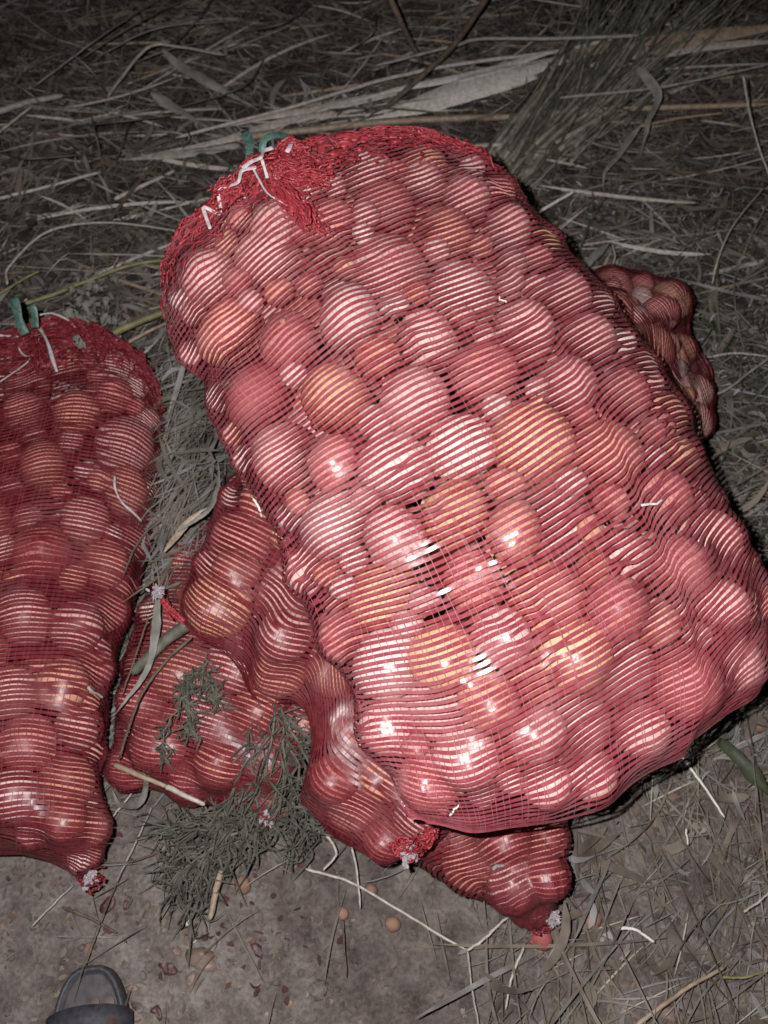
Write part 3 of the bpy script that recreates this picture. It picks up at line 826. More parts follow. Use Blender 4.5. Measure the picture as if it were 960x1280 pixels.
lowl.net(cl_root, TAPE2, pitch=.0062, tape=.0046, hemfrac=.01, hem=.0008, depth=0, thread=THREAD_DARK)
lowl.emit('low weed-covered sack', 'onions in the low sack', 8)

lowr = Sack(
    top=px3([(400, 930), (520, 870), (650, 830), (772, 820)], ZC),
    right=px3([(772, 820), (752, 930), (728, 1005), (708, 1060), (706, 1110), (700, 1146, .05)], ZC),
    bottom=px3([(632, 1146, .05), (660, 1158, .045), (700, 1146, .05)], ZC - .04),
    left=px3([(400, 930), (440, 1010), (500, 1075, .06), (560, 1116, .06), (632, 1146, .05)], ZC),
    Tu=.085, Tl=.08, seed=53, endp=6, mouth=.008, foot=.006)
lowr.hand([(575, 1085, 44, 'copper'), (640, 1058, 40, 'red'), (640, 1108, 38, 'pale pink'), (690, 1110, 30, 'red'), (682, 1048, 34, 'copper'), (530, 1060, 38, 'crimson'), (712, 1000, 30, 'red')])
lowr.settle(20); lowr.fill(400, deep=40); lowr.crevice(800); lowr.drape(hmin=-.012, bmax=.007)
cr_root = empty('onion_sack', at(620, 1020, .0), 'red mesh sack of onions mostly hidden on the ground under the front of the pile', 'sack', 'red net sacks full of onions')
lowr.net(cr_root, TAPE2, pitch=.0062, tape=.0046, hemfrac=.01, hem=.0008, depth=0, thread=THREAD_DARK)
lowr.emit('bottom front sack', 'onions in the bottom front sack', 8)

# ---- ties, strips and tufts on the sacks
def on_path(sack, pts, n, lift=.005, jit=.0):
    P = smooth_path([sack.tape_point(p[0], p[1], p[2] if len(p) > 2 else lift) for p in pts], n)
    for _ in range(3): P[1:-1] = .5 * P[1:-1] + .25 * (P[:-2] + P[2:])
    return P + rng.normal(0, jit, P.shape) if jit else P
def free_path(pts, n, z):
    return smooth_path([at(p[0], p[1], p[2] if len(p) > 2 else z) for p in pts], n)
def ribbon_part(name, path, w, mat, parent, side=None, fold=.18, label=None):
    mb = MB(); P = np.asarray(path)
    ww = w * (1 + .12 * np.sin(np.linspace(0, 9, len(P))))
    mb.strip(P, ww, side=side, fold=fold)
    o = mb.build(name, mat, parent)
    md = o.modifiers.new('thickness', 'SOLIDIFY'); md.thickness = .0008; md.offset = 0
    if label: o['label'] = label
    return o
toC = (0, -.45, .9)
ribbon_part('drawstring', free_path([(306, 164, 0.520), (311, 178, 0.520), (312, 195, 0.515), (309, 212, 0.505), (312, 232, 0.500)], 22, 0.470), .0105, GREEN, b_root, toC)
ribbon_part('drawstring', free_path([(350, 210, 0.510), (334, 208, 0.510), (329, 192, 0.525), (330, 176, 0.535), (342, 170, 0.535), (356, 171, 0.525), (362, 184, 0.510), (366, 196, 0.500)], 34, 0.470), .0095, GREEN, b_root, toC)
ribbon_part('drawstring', free_path([(314, 205, 0.505), (322, 206, 0.510), (334, 204, 0.515), (344, 207, 0.510)], 14, 0.470), .012, GREEN, b_root, toC)
ribbon_part('drawstring', free_path([(312, 226, 0.500), (300, 226, 0.500), (288, 236, 0.500), (276, 246, 0.500), (266, 254, 0.490)], 20, 0.470), .016, GREEN, b_root, toC)
def string_part(path, r, mat, parent, name='closing_string'):
    mb = MB(); n = len(path)
    mb.tube(path, r * (1 + .25 * np.sin(np.linspace(0, 11, n))), 6); return mb.build(name, mat, parent)
ribbon_part('closing_string', on_path(big, [(268, 292, .010), (263, 278, .012), (261, 268, .014), (266, 256, .016), (278, 251, .016), (292, 246, .018), (304, 245, .020), (309, 236, .022), (312, 230, .022), (324, 226, .020)], 44), .0038, STRING, b_root, toC)
ribbon_part('closing_string', on_path(big, [(309, 231, .024), (322, 222, .024), (333, 217, .024), (334, 210, .024), (346, 204, .022)], 24), .0040, STRING, b_root, toC)
string_part(on_path(big, [(322, 226, .020), (330, 238, .014), (337, 250, .010), (350, 258, .009), (364, 263, .009), (378, 262, .010), (388, 254, .012)], 30), .0012, STRING, b_root)
ribbon_part('closing_string', on_path(big, [(362, 205, .018), (367, 197, .020), (370, 190, .018)], 10), .0048, STRING, b_root, toC)
ribbon_part('closing_string', on_path(big, [(333, 218, .022), (337, 226, .018), (336, 236, .014)], 10), .0034, STRING, b_root, toC)
def lump(path, r, mat, parent, name, n=40, k=9):
    """net gathered along a path: many thin crumpled cords, loose at both ends"""
    mb = MB(); base = smooth_path(path, n); env = np.sin(np.linspace(.35, math.pi - .2, n))[:, None]
    for q in range(k * 5):
        P = base + rng.normal(0, 1, 3) * r * .42 * env + np.cumsum(rng.normal(0, r * .11, (n, 3)), axis=0)
        a = rng.integers(0, n // 2); b_ = rng.integers(n // 2, n)
        mb.tube(P[a:b_ + 1], rng.uniform(.0006, .0018) * (.7 + .6 * rng.random(b_ + 1 - a)), 5)
    o = mb.build(name, mat, parent); return tag(o, kind='stuff')
for lp in ([(300, 236), (312, 224), (320, 214), (332, 214), (346, 206)], [(345, 208), (358, 197), (372, 198), (384, 204)], [(268, 262), (285, 248), (304, 238)], [(340, 215), (372, 225), (410, 232)], [(330, 232), (352, 245), (380, 270), (400, 290)]):
    lump([big.tape_point(p[0], p[1], .008) for p in lp], .010, HEM, b_root, 'gathered_mouth', k=12)

def tuft(px, py, z, size, parent, n=44, direction=None):
    mb = MB(); c = at(px, py, z)
    for _ in range(n):
        d = rng.normal(0, 1, 3); d /= np.linalg.norm(d)
        a = c + rng.normal(0, size * .34, 3); e = rng.normal(0, 1, 3)
        q = smooth_path([a, a + d * size * .3 + e * size * .12, a + d * size * .55 - e * size * .1, a + d * size * .75 + e * size * .15], 8)
        mb.strip(q, size * rng.uniform(.15, .5) * np.array([.4, .8, 1, 1, .9, .8, .6, .25]), fold=.4)
    return mb.build('corner_tuft', TUFT, parent)
tuft(198, 741, .235, 0.0083, c_root)
tuft(512, 1066, .165, 0.0128, c_root, 40)
tuft(112, 1098, .075, 0.0090, l_root)
tuft(333, 1026, .075, 0.0090, cl_root)
tuft(690, 1147, .075, 0.0090, cr_root)
lump([at(548, 1036, .21), at(534, 1050, .19), at(520, 1062, .165)], .009, HEM, c_root, 'gathered_corner')
lump([at(490, 1052, .17), at(505, 1062, .165), at(520, 1062, .165)], .009, HEM, c_root, 'gathered_corner')
lump([at(200, 744, .225), at(212, 762, .225), at(232, 780, .22)], .004, HEM, c_root, 'gathered_corner', k=6)
lump([at(103, 1090, .065), at(110, 1100, .06), at(122, 1094, .06)], .008, HEM2, l_root, 'gathered_corner')
lump([at(322, 1008, .08), at(332, 1020, .07), at(345, 1012, .07)], .009, HEM2, cl_root, 'gathered_corner')
lump([at(655, 1150, .06), at(672, 1153, .06), at(690, 1150, .06)], .008, HEM2, cr_root, 'gathered_corner')
# left sack: green strips and white string
ribbon_part('drawstring', free_path([(18, 372, .27), (22, 390, .26), (26, 405, .25), (32, 418, .24)], 18, .2), .013, GREEN, l_root, toC)
ribbon_part('drawstring', free_path([(40, 382, .26), (44, 395, .25), (44, 410, .24)], 14, .2), .011, GREEN, l_root, toC)
for lp in ([(-30, 426), (0, 426), (25, 424), (42, 424), (62, 418)], [(44, 424), (50, 445), (56, 470)], [(70, 410), (110, 420), (140, 440)]):
    lump([left.tape_point(p[0], p[1], .007) for p in lp], .010, HEM2, l_root, 'gathered_mouth', k=12)
string_part(on_path(left, [(45, 416, .02), (50, 405, .025), (62, 402, .025), (72, 404, .02), (88, 410, .015), (98, 420, .01)], 30), .0016, STRING, l_root)
string_part(on_path(left, [(45, 416, .02), (56, 422, .02), (62, 440, .02), (68, 458, .014), (74, 470, .008)], 26), .0030, STRING, l_root)
string_part(on_path(left, [(0, 430, .015), (12, 430, .015), (26, 431, .015)], 12), .0018, STRING, l_root)
string_part(on_path(left, [(26, 440, .01), (32, 448, .008), (42, 450, .008), (50, 440, .01), (52, 430, .015)], 24), .0012, STRING, l_root)
string_part(on_path(left, [(0, 480, .006), (20, 468, .006), (36, 456, .006), (44, 446, .008)], 20), .0009, STRING, l_root)
string_part(on_path(left, [(144, 598, .006), (143, 612, .006), (150, 630, .006), (162, 642, .006), (174, 652, .006)], 22), .0016, STRING, l_root, 'loose_thread')

# ------------------------------------------------------------------ individual stems, leaves and twigs
def stem(name, label, cat, pts, wpx, mat, z=.02, kind='tube', group=None, sack=None, jit=.0012, taper=.75):
    P3 = []
    for p in pts:
        if sack is not None: P3.append(sack.tape_point(p[0], p[1], p[2] if len(p) > 2 else .005))
        else: P3.append(at(p[0], p[1], p[2] if len(p) > 2 else z))
    P = smooth_path(P3, max(10, 8 * len(P3)))
    w = wpx * np.linalg.norm(P.mean(0) - CP) / FPX
    n = len(P)
    if kind == 'tube': w *= .82
    wv = np.cumsum(rng.normal(0, 1, P.shape), axis=0); wv -= np.linspace(0, 1, n)[:, None] * wv[-1]
    P = P + wv * jit * .22 + rng.normal(0, jit * .06, P.shape)
    mb = MB()
    prof = np.linspace(1, taper, n)
    if kind == 'tube':
        prof = prof * np.clip(np.minimum(np.linspace(.55, n * .5, n), np.linspace(n * .5, .45, n)), 0, 1) * (1 + rng.normal(0, .02, n))
        mb.tube(P, w / 2 * prof, 7)
    else:
        u_ = np.linspace(0, 1, n); e = np.clip(np.minimum(.45 + u_ * 3, (1 - u_) * 2.6 + .04), 0, 1) * (1 + .22 * np.sin(u_ * rng.uniform(5, 9) + rng.uniform(0, 6)))
        mb.strip(P, w * e * (1 + rng.normal(0, .05, n)), fold=rng.uniform(.15, .4), side=(rng.normal(0, .35), -.5, .85))
    o = mb.build(name, mat)
    if kind != 'tube':
        md = o.modifiers.new('thickness', 'SOLIDIFY'); md.thickness = .0004; md.offset = 0
    tag(o, label, cat, group)
    return o
G1 = 'dry stems and leaves strewn around the sacks'
S = lambda *a, **k: stem(*a, group=G1, **k)
S('reed', 'broad tan reed leaf at the top right, under the weed stalks', 'leaf', [(972, 34), (880, 48), (800, 62), (740, 80)], 16, STRAW_TAN, z=.05, kind='leaf')
S('reed', 'narrow grey-tan reed strip along the lower edge of the broad tan leaf', 'leaf', [(972, 52), (870, 62), (770, 84)], 7, STRAW_PALE, z=.055, kind='leaf')
S('reed', 'tan reed leaf lying between the forked twig and the weed stalks', 'leaf', [(790, 52), (700, 76), (620, 98), (560, 112)], 11, STRAW_TAN, z=.05, kind='leaf')
S('reed', 'widest ivory reed leaf lying behind the big sack', 'leaf', [(716, 72), (640, 94), (560, 116), (455, 146)], 20, STRAW_REED, z=.052, kind='leaf')
S('reed', 'ivory reed leaf tucked just below the widest ivory one', 'leaf', [(672, 96), (600, 116), (520, 138), (455, 150)], 13, STRAW_REED, z=.045, kind='leaf')
S('reed', 'narrow ivory reed strip along the top of the widest ivory one', 'leaf', [(700, 62), (600, 92), (500, 112), (420, 132)], 8, STRAW_REED, z=.06, kind='leaf')
S('reed', 'split pale reed running left of the widest ivory leaf', 'leaf', [(500, 116), (420, 132), (340, 146), (262, 162)], 9, STRAW_PALE, z=.045, kind='leaf')
S('reed', 'flat pale reed just above the green strips', 'leaf', [(420, 140), (350, 155), (280, 176), (180, 194)], 8, STRAW_PALE, z=.04, kind='leaf')
S('reed', 'grey reed under the flat pale one left of the green strips', 'leaf', [(300, 182), (240, 192), (150, 200)], 9, STRAW_GREY, z=.035, kind='leaf')
S('straw', 'long pale straw running left from the reed leaves behind the green strips', 'straw', [(780, 44), (690, 65), (560, 82), (480, 100), (360, 135), (220, 172)], 6, STRAW_PALE, z=.06)
S('straw', 'grey straw crossing above the pale reeds near the top', 'straw', [(800, 44), (690, 49), (600, 50), (570, 57), (470, 82)], 5, STRAW_GREY, z=.09)
S('stick', 'long straight brown stick lying behind the mouth of the big sack', 'stick', [(300, 172), (480, 153), (640, 146), (760, 138), (965, 130)], 10, STRAW_TAN, z=.04)
S('straw', 'pale flat straw beside the right shoulder of the big sack', 'straw', [(560, 187), (600, 183), (630, 181)], 8, STRAW_PALE, z=.04)
S('straw', 'short bright white straw stub poking out past the big sack shoulder', 'straw', [(672, 266, .05), (718, 239, .07)], 5, STRAW_WHITE)
S('straw', 'stout pale straw pointing up-right, left of the green strips', 'straw', [(143, 249), (180, 232), (219, 213)], 6, STRAW_PALE, z=.03)
S('straw', 'flat pale straw at the far left above the arching stem', 'straw', [(-6, 250), (50, 236), (126, 215)], 5, STRAW_PALE, z=.03)
S('reed', 'thick grey reed stub at the upper left edge', 'reed', [(-10, 142), (35, 128), (79, 119)], 9, STRAW_GREY, z=.05)
S('straw', 'thin straw slanting at the left edge beside the thick reed stub', 'straw', [(-6, 168), (20, 150), (40, 133)], 3.5, STRAW_PALE, z=.05)
S('straw', 'thin pale stem arching across the left of the big sack', 'straw', [(9, 356), (11, 335), (48, 298), (80, 284), (125, 279), (180, 283), (240, 292)], 3.5, STRAW_PALE, z=.05)
S('stalk', 'yellow-green stalk running from the left sack towards the big sack', 'stalk', [(30, 380), (80, 362), (100, 354), (160, 332), (220, 324)], 6.5, STALK_GREEN, z=.05)
S('reed', 'thick olive reed stub wedged between left sack and big sack', 'reed', [(135, 420), (170, 403), (215, 386)], 12, STALK_GREEN, z=.06)
S('straw', 'tan split straw under the thick olive reed stub', 'straw', [(160, 428), (185, 415), (212, 402)], 6, STRAW_TAN, z=.04)
S('straw', 'short yellowish straw at the left edge above the left sack', 'straw', [(-4, 368), (25, 352), (50, 339)], 3.5, STALK_GREEN, z=.05)
S('fallen_leaf', 'grey ribbon leaf drooping down-right at upper left', 'leaf', [(203, 62, .16), (228, 85, .13), (265, 106, .08), (325, 138, .05)], 9, LEAF_GREY, kind='leaf')
S('straw', 'bent straw kinked like a roof at upper left', 'straw', [(134, 122, .04), (150, 100, .08), (186, 60, .14), (230, 60, .13), (282, 69, .10)], 4.5, STRAW_GREY)
S('fallen_leaf', 'shorter grey ribbon leaf below the drooping one at upper left', 'leaf', [(188, 116, .09), (215, 134, .07), (268, 164, .05)], 10, LEAF_GREY, kind='leaf')
S('twig', 'thick grey twig standing at the top centre', 'twig', [(480, -20, .22), (497, 20, .18), (512, 50, .12), (528, 80, .06)], 9, BARK)
S('twig', 'dark forked twig leaning across the reed leaves at top centre', 'twig', [(612, -8, .16), (572, 50, .12), (530, 92, .09), (468, 148, .03)], 9, BARK)
S('straw', 'thin pale straw standing near the right edge, upper one', 'straw', [(929, 95, .22), (942, 160, .12), (966, 232, .03)], 3, STRAW_PALE)
S('straw', 'thin curved pale straw near the right edge, lower one', 'straw', [(956, 233, .04), (915, 285, .07), (898, 325, .06), (890, 356, .03)], 2.8, STRAW_PALE)
S('straw', 'long grey straw slanting up to the right edge across the weed stalks', 'straw', [(700, 122, .07), (830, 108, .08), (965, 80, .08)], 4, STRAW_GREY)
S('straw', 'orange straw under the curled dry leaves at right', 'straw', [(800, 158, .05), (850, 148, .04), (905, 141, .04)], 4, STRAW_TAN)
S('fallen_leaf', 'twisted grey leaf hanging over the weed stalks', 'leaf', [(797, 84, .14), (812, 100, .13), (824, 122, .11), (812, 150, .09), (808, 168, .07), (800, 196, .05)], 9, LEAF_GREY, kind='leaf')
S('fallen_leaf', 'twisted grey leaf below the first, pointing down-left', 'leaf', [(800, 158, .09), (786, 176, .07), (768, 200, .06), (756, 216, .05), (754, 238, .04)], 7, LEAF_GREY, kind='leaf')
S('fallen_leaf', 'flat grey leaf blade touching the right side of the big sack', 'leaf', [(726, 338, .05), (742, 322, .06), (762, 304, .06)], 11, LEAF_GREY, kind='leaf')
S('straw', 'thin curved stem above the right end of the crosswise sack', 'straw', [(766, 306, .07), (769, 322, .06), (762, 346, .04)], 3, STRAW_GREY)
S('twig', 'pale forked twig right of the crosswise sack', 'twig', [(852, 500, .03), (900, 490, .05), (935, 466, .05), (966, 444, .05)], 4.5, STRAW_GREY)
S('twig', 'short pale twig pointing at the crosswise sack end', 'twig', [(880, 484, .03), (915, 480, .04)], 4, STRAW_GREY)
S('straw', 'thin pale straw along the ground right of the crosswise sack', 'straw', [(884, 446, .03), (920, 442, .04), (966, 446, .04)], 3, STRAW_PALE)
S('straw', 'bright white straw sticking out from under the big sack lower right', 'straw', [(846, 938, .03), (880, 984, .03), (906, 1022, .03)], 4.5, STRAW_WHITE)
S('straw', 'tan jointed straw at the bottom right corner', 'straw', [(790, 1286), (850, 1240), (906, 1209)], 6.5, STRAW_TAN, z=.03)
S('straw', 'yellow straw entering from the right edge at the bottom', 'straw', [(900, 1222), (930, 1220), (966, 1210)], 4, STALK_GREEN, z=.03)
S('straw', 'long pale straw bent into a V below the crosswise sack', 'straw', [(382, 1086), (440, 1106), (520, 1152), (584, 1188)], 4.5, STRAW_PALE, z=.03)
S('straw', 'pale straw rising from the V-bent straw to the bottom front sack', 'straw', [(584, 1188, .03), (605, 1172, .035), (632, 1148, .04)], 4.5, STRAW_PALE)
S('straw', 'pale straw running down from the tip of the V-bent straw', 'straw', [(584, 1188), (590, 1230), (600, 1290)], 3.5, STRAW_GREY, z=.03)
S('straw', 'pale kinked straw below the low sack corner', 'straw', [(408, 1044, .04), (420, 1066, .04), (404, 1088, .04)], 4.5, STRAW_PALE)
S('straw', 'straight pale straw standing left of the small onions', 'straw', [(438, 1052, .05), (446, 1090, .04), (450, 1136, .03)], 3.5, STRAW_PALE)
S('straw', 'pale straw lying right of the small onion under the bottom front sack', 'straw', [(655, 1184), (640, 1226), (632, 1262)], 4, STRAW_PALE, z=.03)
S('straw', 'pale broken straw in the grass right of the bottom front sack', 'straw', [(774, 1160), (796, 1163), (818, 1178)], 5, STRAW_WHITE, z=.04)
S('straw', 'straw at the right edge beside the shiny pebble', 'straw', [(930, 1140), (948, 1128), (966, 1112)], 3.5, STRAW_PALE, z=.03)
S('straw', 'pale hair-thin straw standing in grass under the big sack', 'straw', [(858, 1036), (860, 1056)], 3, STRAW_WHITE, z=.04)
S('straw', 'two-toned straw lying across the low sack', 'straw', [(142, 956, .10), (176, 970, .105), (210, 984, .11)], 8.5, STRAW_TAN)
S('straw', 'paler end of the straw broken across the low sack', 'straw', [(207, 983, .112), (232, 994, .11), (256, 1006, .105)], 8.5, STRAW_PALE)
S('straw', 'short thick tan straw standing out below the weed clump', 'straw', [(276, 1088, .05), (270, 1112, .04), (262, 1150, .03)], 11, STRAW_TAN)
S('straw', 'thin pale straw on bare soil below the left sack', 'straw', [(40, 1158), (68, 1130), (92, 1106)], 3.5, STRAW_GREY, z=.012)
S('straw', 'thin straw on bare soil between left sack and weed clump', 'straw', [(140, 1022), (152, 1008), (166, 990)], 3, STRAW_PALE, z=.02)
S('straw', 'thin grey straw lying parallel on the soil beside the weed clump', 'straw', [(146, 1102), (170, 1052), (190, 1008)], 3, STRAW_GREY, z=.014)
S('twig', 'curved dark twig on soil left of the weed clump', 'twig', [(128, 1078), (160, 1078), (200, 1066)], 3.5, BARK, z=.016)
S('twig', 'pale-tipped root lying above the slipper', 'twig', [(78, 1134), (110, 1146), (146, 1166)], 5, BARK, z=.016)
S('fallen_leaf', 'long pale ribbon leaf hanging beside the white tuft over the low sack', 'leaf', [(198, 746, .20), (194, 800, .19), (182, 840, .18), (145, 892, .17)], 9, LEAF_GREY, kind='leaf')
S('fallen_leaf', 'curled grey leaf looping at the low left corner of the low sack', 'leaf', [(180, 925, .12), (184, 960, .10), (184, 985, .07), (172, 1004, .05), (150, 1004, .03), (140, 985, .03)], 8, LEAF_GREY, kind='leaf')
S('twig', 'dark twig leaning against the left sack over the low sack', 'twig', [(240, 796, .19), (205, 830, .18), (170, 882, .18), (148, 950, .14)], 5, BARK)
S('twig', 'thin dark twig beside the long pale ribbon leaf', 'twig', [(186, 770, .19), (170, 820, .18), (152, 870, .17)], 3, BARK)
S('fallen_leaf', 'tan blade wedged in the gap between left sack and big sack', 'leaf', [(205, 690, .19), (232, 656, .19), (262, 632, .2)], 7, STRAW_TAN, kind='leaf')
S('fallen_leaf', 'curved pale blade in the gap beside the crosswise sack', 'leaf', [(222, 664, .2), (258, 640, .21), (272, 610, .22), (273, 575, .22)], 6, LEAF_GREY, kind='leaf')
S('reed', 'dark green stalk lying over the low sack from the white tuft side', 'reed', [(235, 780, .19), (205, 802, .18), (165, 842, .17)], 20, WEED_DARK)
S('wild_grass', 'broad dark green blade at the right edge below the big sack', 'leaf', [(900, 926, .03), (930, 955, .04), (968, 1000, .03)], 17, LEAF_GREEN, kind='leaf')
S('straw', 'tiny pale straw bit on the left flank of the big sack', 'straw', [(322, 622), (328, 634), (332, 644)], 4, STRAW_WHITE, sack=big)
S('straw', 'tiny white sprig on the right side of the big sack', 'straw', [(798, 632), (812, 633), (824, 630)], 4.5, STRAW_WHITE, sack=big)
S('straw', 'tiny pale bit near the lower edge of the big sack', 'straw', [(564, 1016), (569, 1008), (572, 1002)], 3.5, STRAW_WHITE, sack=big)
S('straw', 'tiny forked pale bit on the upper right of the big sack', 'straw', [(620, 372), (626, 376), (632, 380)], 3, STRAW_WHITE, sack=big)
S('straw', 'tiny pale fluff on the right edge of the left sack', 'straw', [(106, 860), (114, 866), (124, 872)], 5, STRAW_PALE, sack=left)
S('straw', 'tiny pale flake on the bottom front sack', 'straw', [(618, 1086), (624, 1083), (631, 1082)], 6, STRAW_GREY, sack=lowr)
S('fallen_leaf', 'crumpled grey leaf lying on the mouth of the left sack', 'leaf', [(84, 396, .012), (98, 404, .014), (108, 412, .010), (114, 420, .008)], 13, LEAF_GREY, sack=left, kind='leaf', jit=.004)
S('fallen_leaf', 'smaller crumpled leaf below it on the left sack', 'leaf', [(98, 426, .008), (103, 434, .008), (106, 440, .008)], 9, LEAF_GREY, sack=left, kind='leaf', jit=.004)

# thin background stems that arch up from the litter, upper part of the field
mid_words = []
k = 0
ARCS = [([(40, 110), (120, 50), (205, -5)], 2.6), ([(95, 78), (160, 35), (240, -4)], 2.4), ([(120, 72), (200, 34), (330, 24)], 2.6), ([(215, 58), (245, 25), (268, -4)], 2.2),
        ([(60, 55), (100, 75), (132, 112)], 2.4), ([(100, 75), (122, 100), (134, 118)], 2.4), ([(0, 100), (30, 112), (60, 140)], 2.4), ([(330, 75), (300, 110), (200, 140)], 2.2),
        ([(300, 40), (350, 30), (385, 10)], 2.2), ([(440, 62), (466, 40), (470, 15)], 2.2), ([(150, 88), (210, 62), (270, 52)], 2.0), ([(90, 158), (150, 152), (250, 140)], 2.6),
        ([(116, 150), (120, 170), (126, 196)], 2.6), ([(80, 175), (100, 188), (120, 196)], 2.6), ([(232, 160), (236, 170), (228, 186)], 2.2), ([(10, 195), (40, 198), (120, 192)], 2.6)]
for pts, w in ARCS:
    k += 1
    S('wild_grass', f'{ORD[k]} thin dark grass stem counted from the top left corner', 'grass', [(p[0], p[1], .05 + .06 * (i == 1)) for i, p in enumerate(pts)], w, HAY_GREY if k % 2 else HAY_BROWN)

# ------------------------------------------------------------------ weed stalks lying at the upper right
wb = empty('weed_bundle', at(740, 110, .0), 'bundle of dark wilted weed stalks lying diagonally at the upper right', 'weed')
mb = MB(); lf = MB(); md_ = MB()
for q in range(130):
    a = rng.random(); b_ = np.clip(a + rng.normal(0, .2), 0, 1)
    x0, y0 = 580 + 95 * a, 262 - 62 * a + rng.normal(0, 18)
    x1, y1 = 760 + 185 * b_, -25 + rng.normal(0, 12)
    u = rng.random() * .35; e = rng.uniform(.8, 1.12); z0 = .012 + .035 * rng.random() ** 2; sw = rng.normal(0, 15)
    p = [at(x0 + (x1 - x0) * f + rng.normal(0, 5) + sw * math.sin(f * 4), y0 + (y1 - y0) * f + 14 * math.sin(f * 3.1), z0 + .05 * f * rng.uniform(.2, 1.2)) for f in (u, u + (e - u) * .33, u + (e - u) * .66, e)]
    P = smooth_path(p, 16) + rng.normal(0, .0012, (16, 3)) + np.cumsum(rng.normal(0, .0012, (16, 3)), axis=0)
    (mb if q % 3 else md_).tube(P, np.linspace(.0050, .0022, 16) * rng.uniform(.35, 1.4), 5)
    for _ in range(4):
        i = rng.integers(1, 15); d = rng.normal(0, .8, 3); d += (P[i + 1] - P[i]) / .05; d /= np.linalg.norm(d)
        l = rng.uniform(.012, .045)
        lf.strip(smooth_path([P[i], P[i] + d * l * .5, P[i] + d * l + np.array([0, 0, -.006])], 4), np.array([.001, .0045, .0035, .0004]) * rng.uniform(.5, 1.7))
tag(mb.build('stems', WEED_STALK, wb), kind='stuff'); tag(md_.build('dark_stems', WEED_DARK, wb), kind='stuff'); tag(lf.build('leaves', WEED, wb), kind='stuff')

# wilted feathery weed lying over the low sack
fw = empty('weed_plant', at(300, 1010, .0), 'wilted feathery green weed lying in front of the low sack', 'weed')
mb = MB(); lf = MB()
def sprig(mb, lf, p, r=.0022, n=16, leaf=10, ll=(.008, .022), spread=.010):
    P = smooth_path(p, n) + rng.normal(0, .0015, (n, 3))
    mb.tube(P, np.linspace(r, r * .45, n), 5)
    for i in range(1, n):
        for _ in range(leaf):
            c = P[i] + rng.normal(0, spread * .5, 3) * np.array([1, 1, .5])
            T = P[i] - P[i - 1]; T /= np.linalg.norm(T)
            d = T * .7 + rng.normal(0, .7, 3); d /= np.linalg.norm(d)
            l = rng.uniform(*ll)
            Q = smooth_path([P[i] * .4 + c * .6, c + d * l * .5 + rng.normal(0, l * .14, 3), c + d * l + rng.normal(0, l * .22, 3) + np.array([0, 0, -l * .25])], 7)
            lf.strip(Q, np.array([.0008, .0016, .0020, .002, .0016, .001, .0003]) * rng.uniform(.6, 1.5))
main = [[(346, 878, .16), (338, 930, .15), (322, 980, .12), (290, 1040, .06), (250, 1090, .04), (232, 1128, .03)],
        [(352, 885, .16), (356, 940, .14), (352, 990, .10), (320, 1040, .06), (300, 1060, .05)],
        [(335, 920, .15), (300, 970, .12), (270, 1020, .07), (230, 1050, .04), (214, 1076, .03)],
        [(330, 960, .12), (290, 1010, .08), (262, 1052, .06), (240, 1070, .05), (222, 1110, .04)],
        [(360, 930, .13), (372, 960, .12), (368, 1000, .08), (345, 1030, .06)],
        [(340, 1000, .09), (318, 1040, .05), (284, 1060, .05), (262, 1090, .04)],
        [(355, 960, .12), (340, 1010, .08), (318, 1048, .05), (275, 1085, .04), (258, 1116, .035)],
        [(318, 990, .1), (262, 1028, .06), (230, 1030, .05), (208, 1046, .04)],
        [(312, 1010, .08), (280, 1050, .06), (225, 1090, .05), (215, 1125, .04)],
        [(350, 890, .15), (372, 925, .15), (395, 925, .15), (440, 922, .15)],
        [(348, 900, .15), (330, 900, .15), (312, 920, .14), (300, 930, .13)],
        [(360, 1000, .08), (378, 1018, .06), (384, 1040, .05), (362, 1062, .04)],
        [(332, 1005, .08), (300, 1030, .07), (270, 1040, .06)], [(300, 1040, .06), (262, 1062, .06), (246, 1096, .05), (236, 1140, .03)]]
for p in main:
    sprig(mb, lf, [at(*q) for q in p], leaf=5, spread=.019, ll=(.012, .048))
tag(mb.build('stems', WEED_DARK, fw), kind='stuff'); tag(lf.build('leaves', WEED, fw), kind='stuff')
f2 = empty('weed_plant', at(235, 880, .1), 'thin green weed sprig draped on the left of the low sack', 'weed')
mb = MB(); lf = MB()
for p in ([(262, 820, .18), (250, 850, .18), (226, 880, .18), (206, 920, .17), (200, 950, .15)], [(256, 836, .185), (236, 850, .185), (228, 866, .18)], [(258, 840, .185), (266, 862, .18), (270, 880, .18)], [(232, 872, .18), (240, 900, .175), (236, 920, .17)]):
    sprig(mb, lf, [at(*q) for q in p], r=.0016, leaf=5, spread=.005)
tag(mb.build('stems', WEED_DARK, f2), kind='stuff'); tag(lf.build('leaves', WEED, f2), kind='stuff')

# ------------------------------------------------------------------ small onions and bits on the ground
def ground_onion(px, py, rpx, colour, label, sink=.8, name='small_onion'):
    p = at(px, py, .012); r = rpx * np.linalg.norm(p - CP) / FPX
    p = at(px, py, gz(p[0], p[1]) + r * sink)
    put_onion(p, r, colour, label, 'small onions dropped on the ground', Vector((random.gauss(0, 1), random.gauss(-.6, .8), random.uniform(-.1, .5))), name)
ground_onion(303, 1106, 12, 'brown', 'small brown onion on soil below the weed clump')
ground_onion(464, 1112, 9, 'brown', 'small brown onion beside the long V-bent straw')
ground_onion(491, 1155, 10, 'brown', 'small onion just under the bend of the V-bent straw')
ground_onion(676, 1171, 17, 'crimson', 'shiny dark red onion touching the tip of the bottom front sack')
ground_onion(950, 906, 12, 'brown', 'small greenish bulb at the right edge beside the big sack')
ground_onion(872, 938, 7, 'brown', 'tiny tan onion just below the big sack at right')
